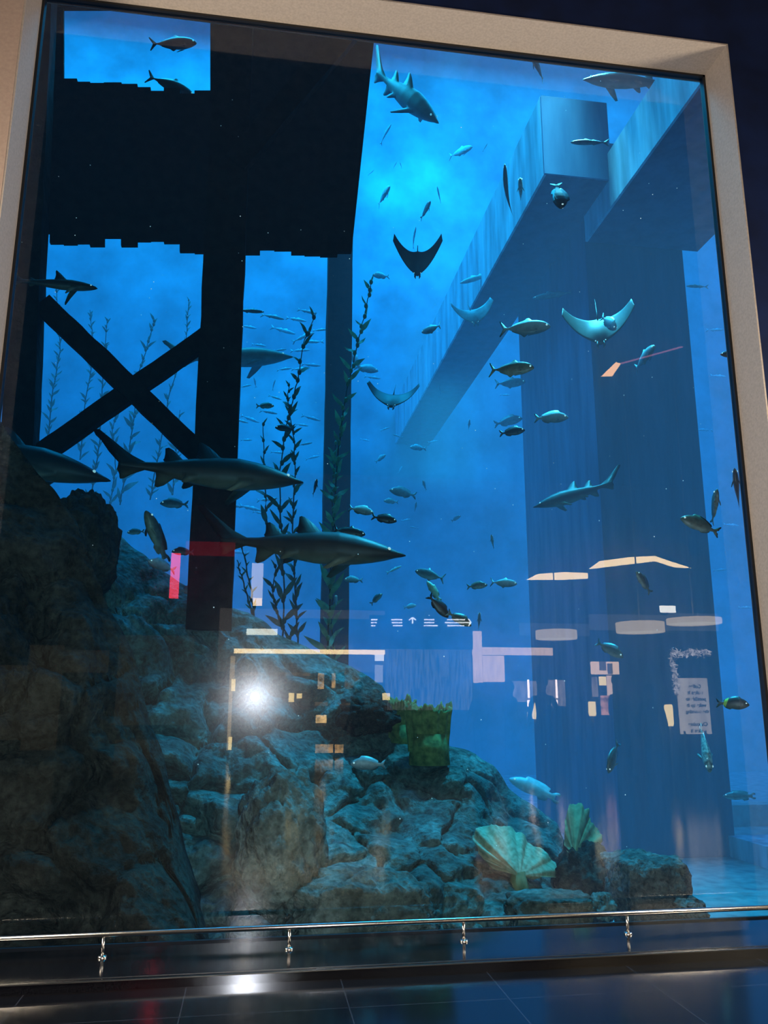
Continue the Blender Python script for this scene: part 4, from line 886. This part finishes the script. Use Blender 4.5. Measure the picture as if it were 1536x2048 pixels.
# cafe on the other side
shop('cafe_front', 'dim brown cafe front with shelves and warm lights reflected over the rock bank', 'cafe', [('fascia', 478, 1344, 620, 1352, 0, m_brn), ('back_wall', 440, 1216, 770, 1345, .3, G('cafe_wall', (.5, .42, .36), 1.0)), ('back_wall', 440, 1345, 770, 1420, .34, G('cafe_wall_low', (.46, .42, .4), .7, nscale=2, namt=.7)), ('back_wall', 440, 1420, 700, 1500, .34, G('cafe_floor_glow', (.46, .42, .38), .3)), ('mullion', 461, 1312, 463, 1500, -.1, G('gold_edge', (1, .72, .4), 3.5)), ('bay', 470, 1352, 620, 1420, .3, G('bay_brown', (.42, .36, .32), 1.2, nscale=3, namt=.6)), ('shelf_light', 636, 1346, 648, 1378, 0, m_amb), ('shelf_light', 664, 1346, 671, 1376, 0, m_amb), ('display_row', 630, 1404, 656, 1412, 0, m_brn), ('display_row', 676, 1406, 712, 1410, 0, m_brn), ('display_case', 632, 1430, 653, 1446, 0, G('case_amber', (1, .64, .26), 14, nscale=9, namt=.7)), ('case_base', 632, 1446, 652, 1452, 0, m_brn), ('counter_light', 631, 1489, 666, 1506, 0, m_amb), ('counter_light', 670, 1489, 687, 1506, 0, m_amb), ('wall_panel', 750, 1300, 768, 1322, 0, G('panel_white', (1, .95, .8), 11)), ('wall_panel', 750, 1330, 766, 1365, 0, G('panel_grey', (.8, .78, .7), 4)), ('wall_panel', 690, 1330, 720, 1378, 0, m_brn)], 15.4)
for x0, y0, x1, y1, lab_ in ((463, 1358, 470, 1382, 'slim gold wall light reflected beside the flash'), (578, 1386, 588, 1404, 'tilted gold table lamp reflected between the flash and the cafe shelves'), (594, 1387, 604, 1397, 'square gold table lamp reflected between the flash and the cafe shelves'), (766, 1386, 780, 1400, 'gold table lamp reflected beside the green cup sponges'), (457, 1474, 463, 1500, 'low gold floor light reflected under the flash')):
    ln = empty('table_lamp', mirror((x0+x1)/2, y1, 13.5)); tag(ln, lab_, 'lamp'); rpanel('lamp_shade', x0, y0, x1, y1, 13.5, m_lampy, parent=ln, d=.1)
    MB().tube([(0, -.05, -ln.location.z), (0, -.05, 0)], .015, 8).build('stand', m_drumc, ln)
# blinds and pale glazing in the middle distance
rpanel('wall_hall_far', 770, 1296, 945, 1420, 16.2, m_int2, kind='structure')
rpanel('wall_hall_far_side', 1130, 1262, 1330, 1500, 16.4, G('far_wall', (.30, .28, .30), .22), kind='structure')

# people in the hall
def person(px, v, hgt, face, top, low, hairc, lab_, lean=0.0, arm=0):
    x = mirror(px, 1400, v).x; s_ = hgt / 1.7
    J = {}; V, E, R = [], [], []
    def j(name, p, r, par=None):
        J[name] = len(V); V.append(Vector(p) * s_); R.append(r * s_)
        if par: E.append((J[par], J[name]))
    j('pel', (0, 0, .93), .125); j('waist', (0, .01, 1.08), .115, 'pel'); j('chest', (0, .0, 1.28), .135, 'waist'); j('neckb', (0, -.01, 1.42), .075, 'chest'); j('neck', (0, .0, 1.48), .052, 'neckb'); j('jaw', (0, .02, 1.545), .068, 'neck'); j('head', (0, .01, 1.62), .085, 'jaw'); j('crown', (0, 0, 1.68), .058, 'head'); j('nose', (0, .115, 1.585), .012, 'head')
    for sd, k in ((1, 'l'), (-1, 'r')):
        j('sh'+k, (.165*sd, -.01, 1.38), .06, 'chest'); up = arm if sd == 1 else 0
        el = (.235*sd, .02, 1.12) if not up else (.22*sd, .12, 1.16); wr = (.25*sd, .10, .90) if not up else (.10*sd, .34, 1.32)
        j('el'+k, el, .042, 'sh'+k); j('wr'+k, wr, .03, 'el'+k); d = (Vector(wr) - Vector(el)).normalized(); pm = Vector(wr) + d * .07; j('pm'+k, pm, .034, 'wr'+k)
        for f in range(4):
            o_ = Vector((.0, (f - 1.5) * .02, 0)); b = pm + d * .045 + o_; j('f%d%s' % (f, k), b, .009, 'pm'+k); j('g%d%s' % (f, k), b + d * (.05 if f in (1, 2) else .038) + Vector((-.012*sd, 0, 0)), .007, 'f%d%s' % (f, k))
        j('t0'+k, pm + Vector((-.01*sd, .045, .0)), .011, 'pm'+k); j('t1'+k, pm + Vector((-.015*sd, .07, .0)) + d * .03, .008, 't0'+k)
        st = .03 * sd
        j('hip'+k, (.09*sd, 0, .86), .09, 'pel'); j('kn'+k, (.10*sd, .02 + st, .49), .06, 'hip'+k); j('an'+k, (.105*sd, -.01 + st * 2, .09), .04, 'kn'+k); j('toe'+k, (.12*sd, .15 + st * 2, .035), .034, 'an'+k)
    me = bpy.data.meshes.new('person'); me.from_pydata([tuple(p) for p in V], E, []); o = bpy.data.objects.new('person', me); C.objects.link(o)
    sk = o.modifiers.new('skin', 'SKIN'); 
    for i, r in enumerate(R): me.skin_vertices[0].data[i].radius = (r, r * (.72 if i in (J['waist'], J['chest'], J['pel']) else 1))
    me.skin_vertices[0].data[0].use_root = True
    sb = o.modifiers.new('sub', 'SUBSURF'); sb.levels = 1; sb.render_levels = 1
    bpy.context.view_layer.update(); m2 = bpy.data.meshes.new_from_object(o.evaluated_get(bpy.context.evaluated_depsgraph_get())); bpy.data.objects.remove(o)
    m, nt, out = new_mat('person_cloth'); b = N(nt, 'ShaderNodeBsdfPrincipled'); b.inputs['Roughness'].default_value = .85; tc = N(nt, 'ShaderNodeTexCoord'); spx = N(nt, 'ShaderNodeSeparateXYZ'); nt.links.new(tc.outputs['Object'], spx.inputs[0])
    dv = N(nt, 'ShaderNodeMath', operation='DIVIDE'); dv.inputs[1].default_value = 1.75 * s_; nt.links.new(spx.outputs[2], dv.inputs[0]); c = ramp(nt, dv.outputs[0], [(0, (.02, .02, .02)), (.045, low), (.55, top), (.835, (.30, .19, .13))]); c.node.color_ramp.interpolation = 'CONSTANT'
    nt.links.new(c, b.inputs['Base Color']); nt.links.new(b.outputs[0], out.inputs[0])
    m2.materials.clear(); m2.materials.append(m); m2.polygons.foreach_set('use_smooth', [True] * len(m2.polygons)); m2.name = 'person'
    o = bpy.data.objects.new('person', m2); C.objects.link(o); o.location = (x, -v, .0); o.rotation_euler = (0, 0, face); tag(o, lab_, 'person')
    lowz = min(p.co.z for p in m2.vertices); o.location.z = -lowz
    hb = MB(); hb.sphere((0, -.018 * s_, 1.645 * s_), .105 * s_, 16, 10, .95, 1.0, .92); hb.v = [(a, (b_ if b_ < .045 * s_ else .045 * s_), c_) for a, b_, c_ in hb.v]; hb.build('hair', plain('hair', hairc, .6), o, True)
    for sd in (1, -1): MB().sphere((.03 * s_ * sd, .088 * s_, 1.615 * s_), .011 * s_, 8, 6).build('eye', m_eyed, o, True)
dk = (.012, .012, .016)
person(1086, 8.8, 1.72, .3, dk, (.01, .01, .012), (.006, .005, .004), 'person in dark clothes reflected under the shorter neon tube, both arms down')
person(1238, 9.0, 1.76, -.4, (.02, .018, .02), dk, (.01, .008, .006), 'tall person in dark clothes reflected under the small kiosk')
person(1165, 10.3, 1.66, .1, (.015, .012, .014), dk, (.006, .005, .004), 'person in dark clothes reflected between the neon tubes and the kiosk, one hand raised', arm=1)
person(960, 10.4, 1.64, .9, (.014, .016, .022), dk, (.006, .005, .004), 'shorter person in dark clothes reflected under the peach shop front')
person(1020, 10.8, 1.70, -.7, (.02, .014, .012), dk, (.01, .008, .006), 'person in dark clothes reflected beside the taller neon tube')
person(1300, 8.6, 1.60, .2, (.012, .012, .012), dk, (.006, .005, .004), 'person in black reflected beside the golden lantern near the text banner')
person(715, 11.0, 1.66, 1.2, (.012, .013, .014), dk, (.006, .005, .004), 'person in dark clothes reflected in front of the cafe shelves')

# the flash of the camera that takes the picture
fl = empty('camera_flash', EYE + Vector((0, -.17, .02))); tag(fl, 'small white camera flash whose reflection glares on the glass', 'flash')
MB().sphere((0, 0, 0), .05, 20, 12).build('flash_tube', glow('flash_white', (.86, .9, 1), 4500), fl, True)
MB().lathe([(.0, -.12), (.10, -.11), (.105, -.08), (.09, -.085), (0, -.09)], 20).build('reflector', m_steel, fl, True)

# ------------------------------------------------------------------ lights
def area(name, loc, target, sx, sy, power, col, spread=PI):
    l = bpy.data.lights.new(name, 'AREA'); l.shape = 'RECTANGLE'; l.size, l.size_y = sx, sy; l.energy = power; l.color = col; l.spread = spread
    o = bpy.data.objects.new(name, l); C.objects.link(o); o.location = loc; o.rotation_euler = (Vector(target) - Vector(loc)).to_track_quat('-Z', 'Y').to_euler(); return o
def spot(name, loc, target, power, col, ang, blend=.6, r=.3):
    l = bpy.data.lights.new(name, 'SPOT'); l.energy = power; l.color = col; l.spot_size = ang; l.spot_blend = blend; l.shadow_soft_size = r
    o = bpy.data.objects.new(name, l); C.objects.link(o); o.location = loc; o.rotation_euler = (Vector(target) - Vector(loc)).to_track_quat('-Z', 'Y').to_euler(); return o
SKYB = (.45, .85, 1.0)
area('tank_light', (1.0, 8.5, 18.8), (1.0, 8.5, 0), 18, 8, 9500, SKYB)
spot('corner_fill', (-2.6, 9.6, 18.5), (-2.6, 13.9, 14.2), 4200, (.45, .85, .9), 1.3, 1.0, .4)  # unseen spot added to brighten the wall behind the pier opening
wl = at(535, 880, 18.9); spot('wall_fill', (wl.x, 10.5, wl.z + 2.5), (wl.x, wl.y, wl.z), 900, (.5, .8, 1.0), 1.2, 1.0, .4)  # unseen spot added to make a bright patch on the back wall
spot('tank_front_light', (3.4, 3.0, 9.5), (2.1, 1.7, 0), 7500, SKYB, .85, .9, .4)
area('beam_fill', (-1.0, 6.0, 15.5), (4.5, 5.0, 7.5), 3.0, 3.0, 420, SKYB, 1.6)  # unseen light added to brighten the beam sides
bx = at(890, 300, 18).x
spot('shaft_light', (bx - .3, 10.8, 16.6), (bx - .5, 13.8, 13.2), 5200, (.5, .72, 1.0), 1.5, 1.0, .5)
area('reveal_fill', (-3.1, -1.15, 2.0), (3.0, -.2, 3.4), .4, 2.0, 195, (1.0, .89, .74))  # pair of unseen fill lights added to brighten the window reveals
area('reveal_fill', (4.9, -1.15, 2.0), (-1.4, -.2, 3.4), .4, 2.0, 165, (1.0, .89, .74))
area('hall_back_light', (2.0, -14.0, 7.9), (2.0, -17, 2.5), 12, .6, 50, (1, .84, .68))
# the lamp over the water and the shaft below it, its light put in as glowing cones of water
lp = at(905, 50, 15.2); tl_ = empty('tank_lamp', (lp.x, lp.y, lp.z)); tag(tl_, 'glowing lamp over the tank, source of the bright light shaft', 'lamp')
MB().lathe([(0, 0), (.30, .0), (.34, .05), (.40, .16), (.2, .2), (0, .2)], 28).build('lamp_lens', glow('lamp_lens', (.75, .95, 1), 6), tl_, True)
MB().tube([(0, 0, .2), (0, 0, 19.48 - lp.z)], .05, 8).build('stem', m_black, tl_)
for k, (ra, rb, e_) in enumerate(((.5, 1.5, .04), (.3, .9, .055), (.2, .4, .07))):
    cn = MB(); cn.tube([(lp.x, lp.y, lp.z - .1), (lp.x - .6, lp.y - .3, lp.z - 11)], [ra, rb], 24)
    struct(cn.build('glow_shaft', water_mat('glow_shaft', (.0004, .0003, .0002), (e_ * .42, e_ * .78, e_))))
wd = bpy.data.worlds.new('world'); SC.world = wd; wd.use_nodes = True
wd.node_tree.nodes['Background'].inputs[0].default_value = (.004, .006, .012, 1); wd.node_tree.nodes['Background'].inputs[1].default_value = .3

SC.view_settings.view_transform = 'Standard'; SC.view_settings.look = 'None'; SC.view_settings.exposure = 0
cy = SC.cycles; cy.use_light_tree = False
for m in bpy.data.materials:
    if m.name != 'flash_white': m.cycles.emission_sampling = 'NONE'
cy.max_bounces = 6; cy.diffuse_bounces = 2; cy.glossy_bounces = 3; cy.transmission_bounces = 4; cy.volume_bounces = 0; cy.transparent_max_bounces = 12
cy.use_denoising = True; cy.use_adaptive_sampling = True; cy.adaptive_threshold = .03; cy.caustics_reflective = False; cy.caustics_refractive = False; cy.sample_clamp_indirect = 12.0
print('glass', XL, XR, ZT)
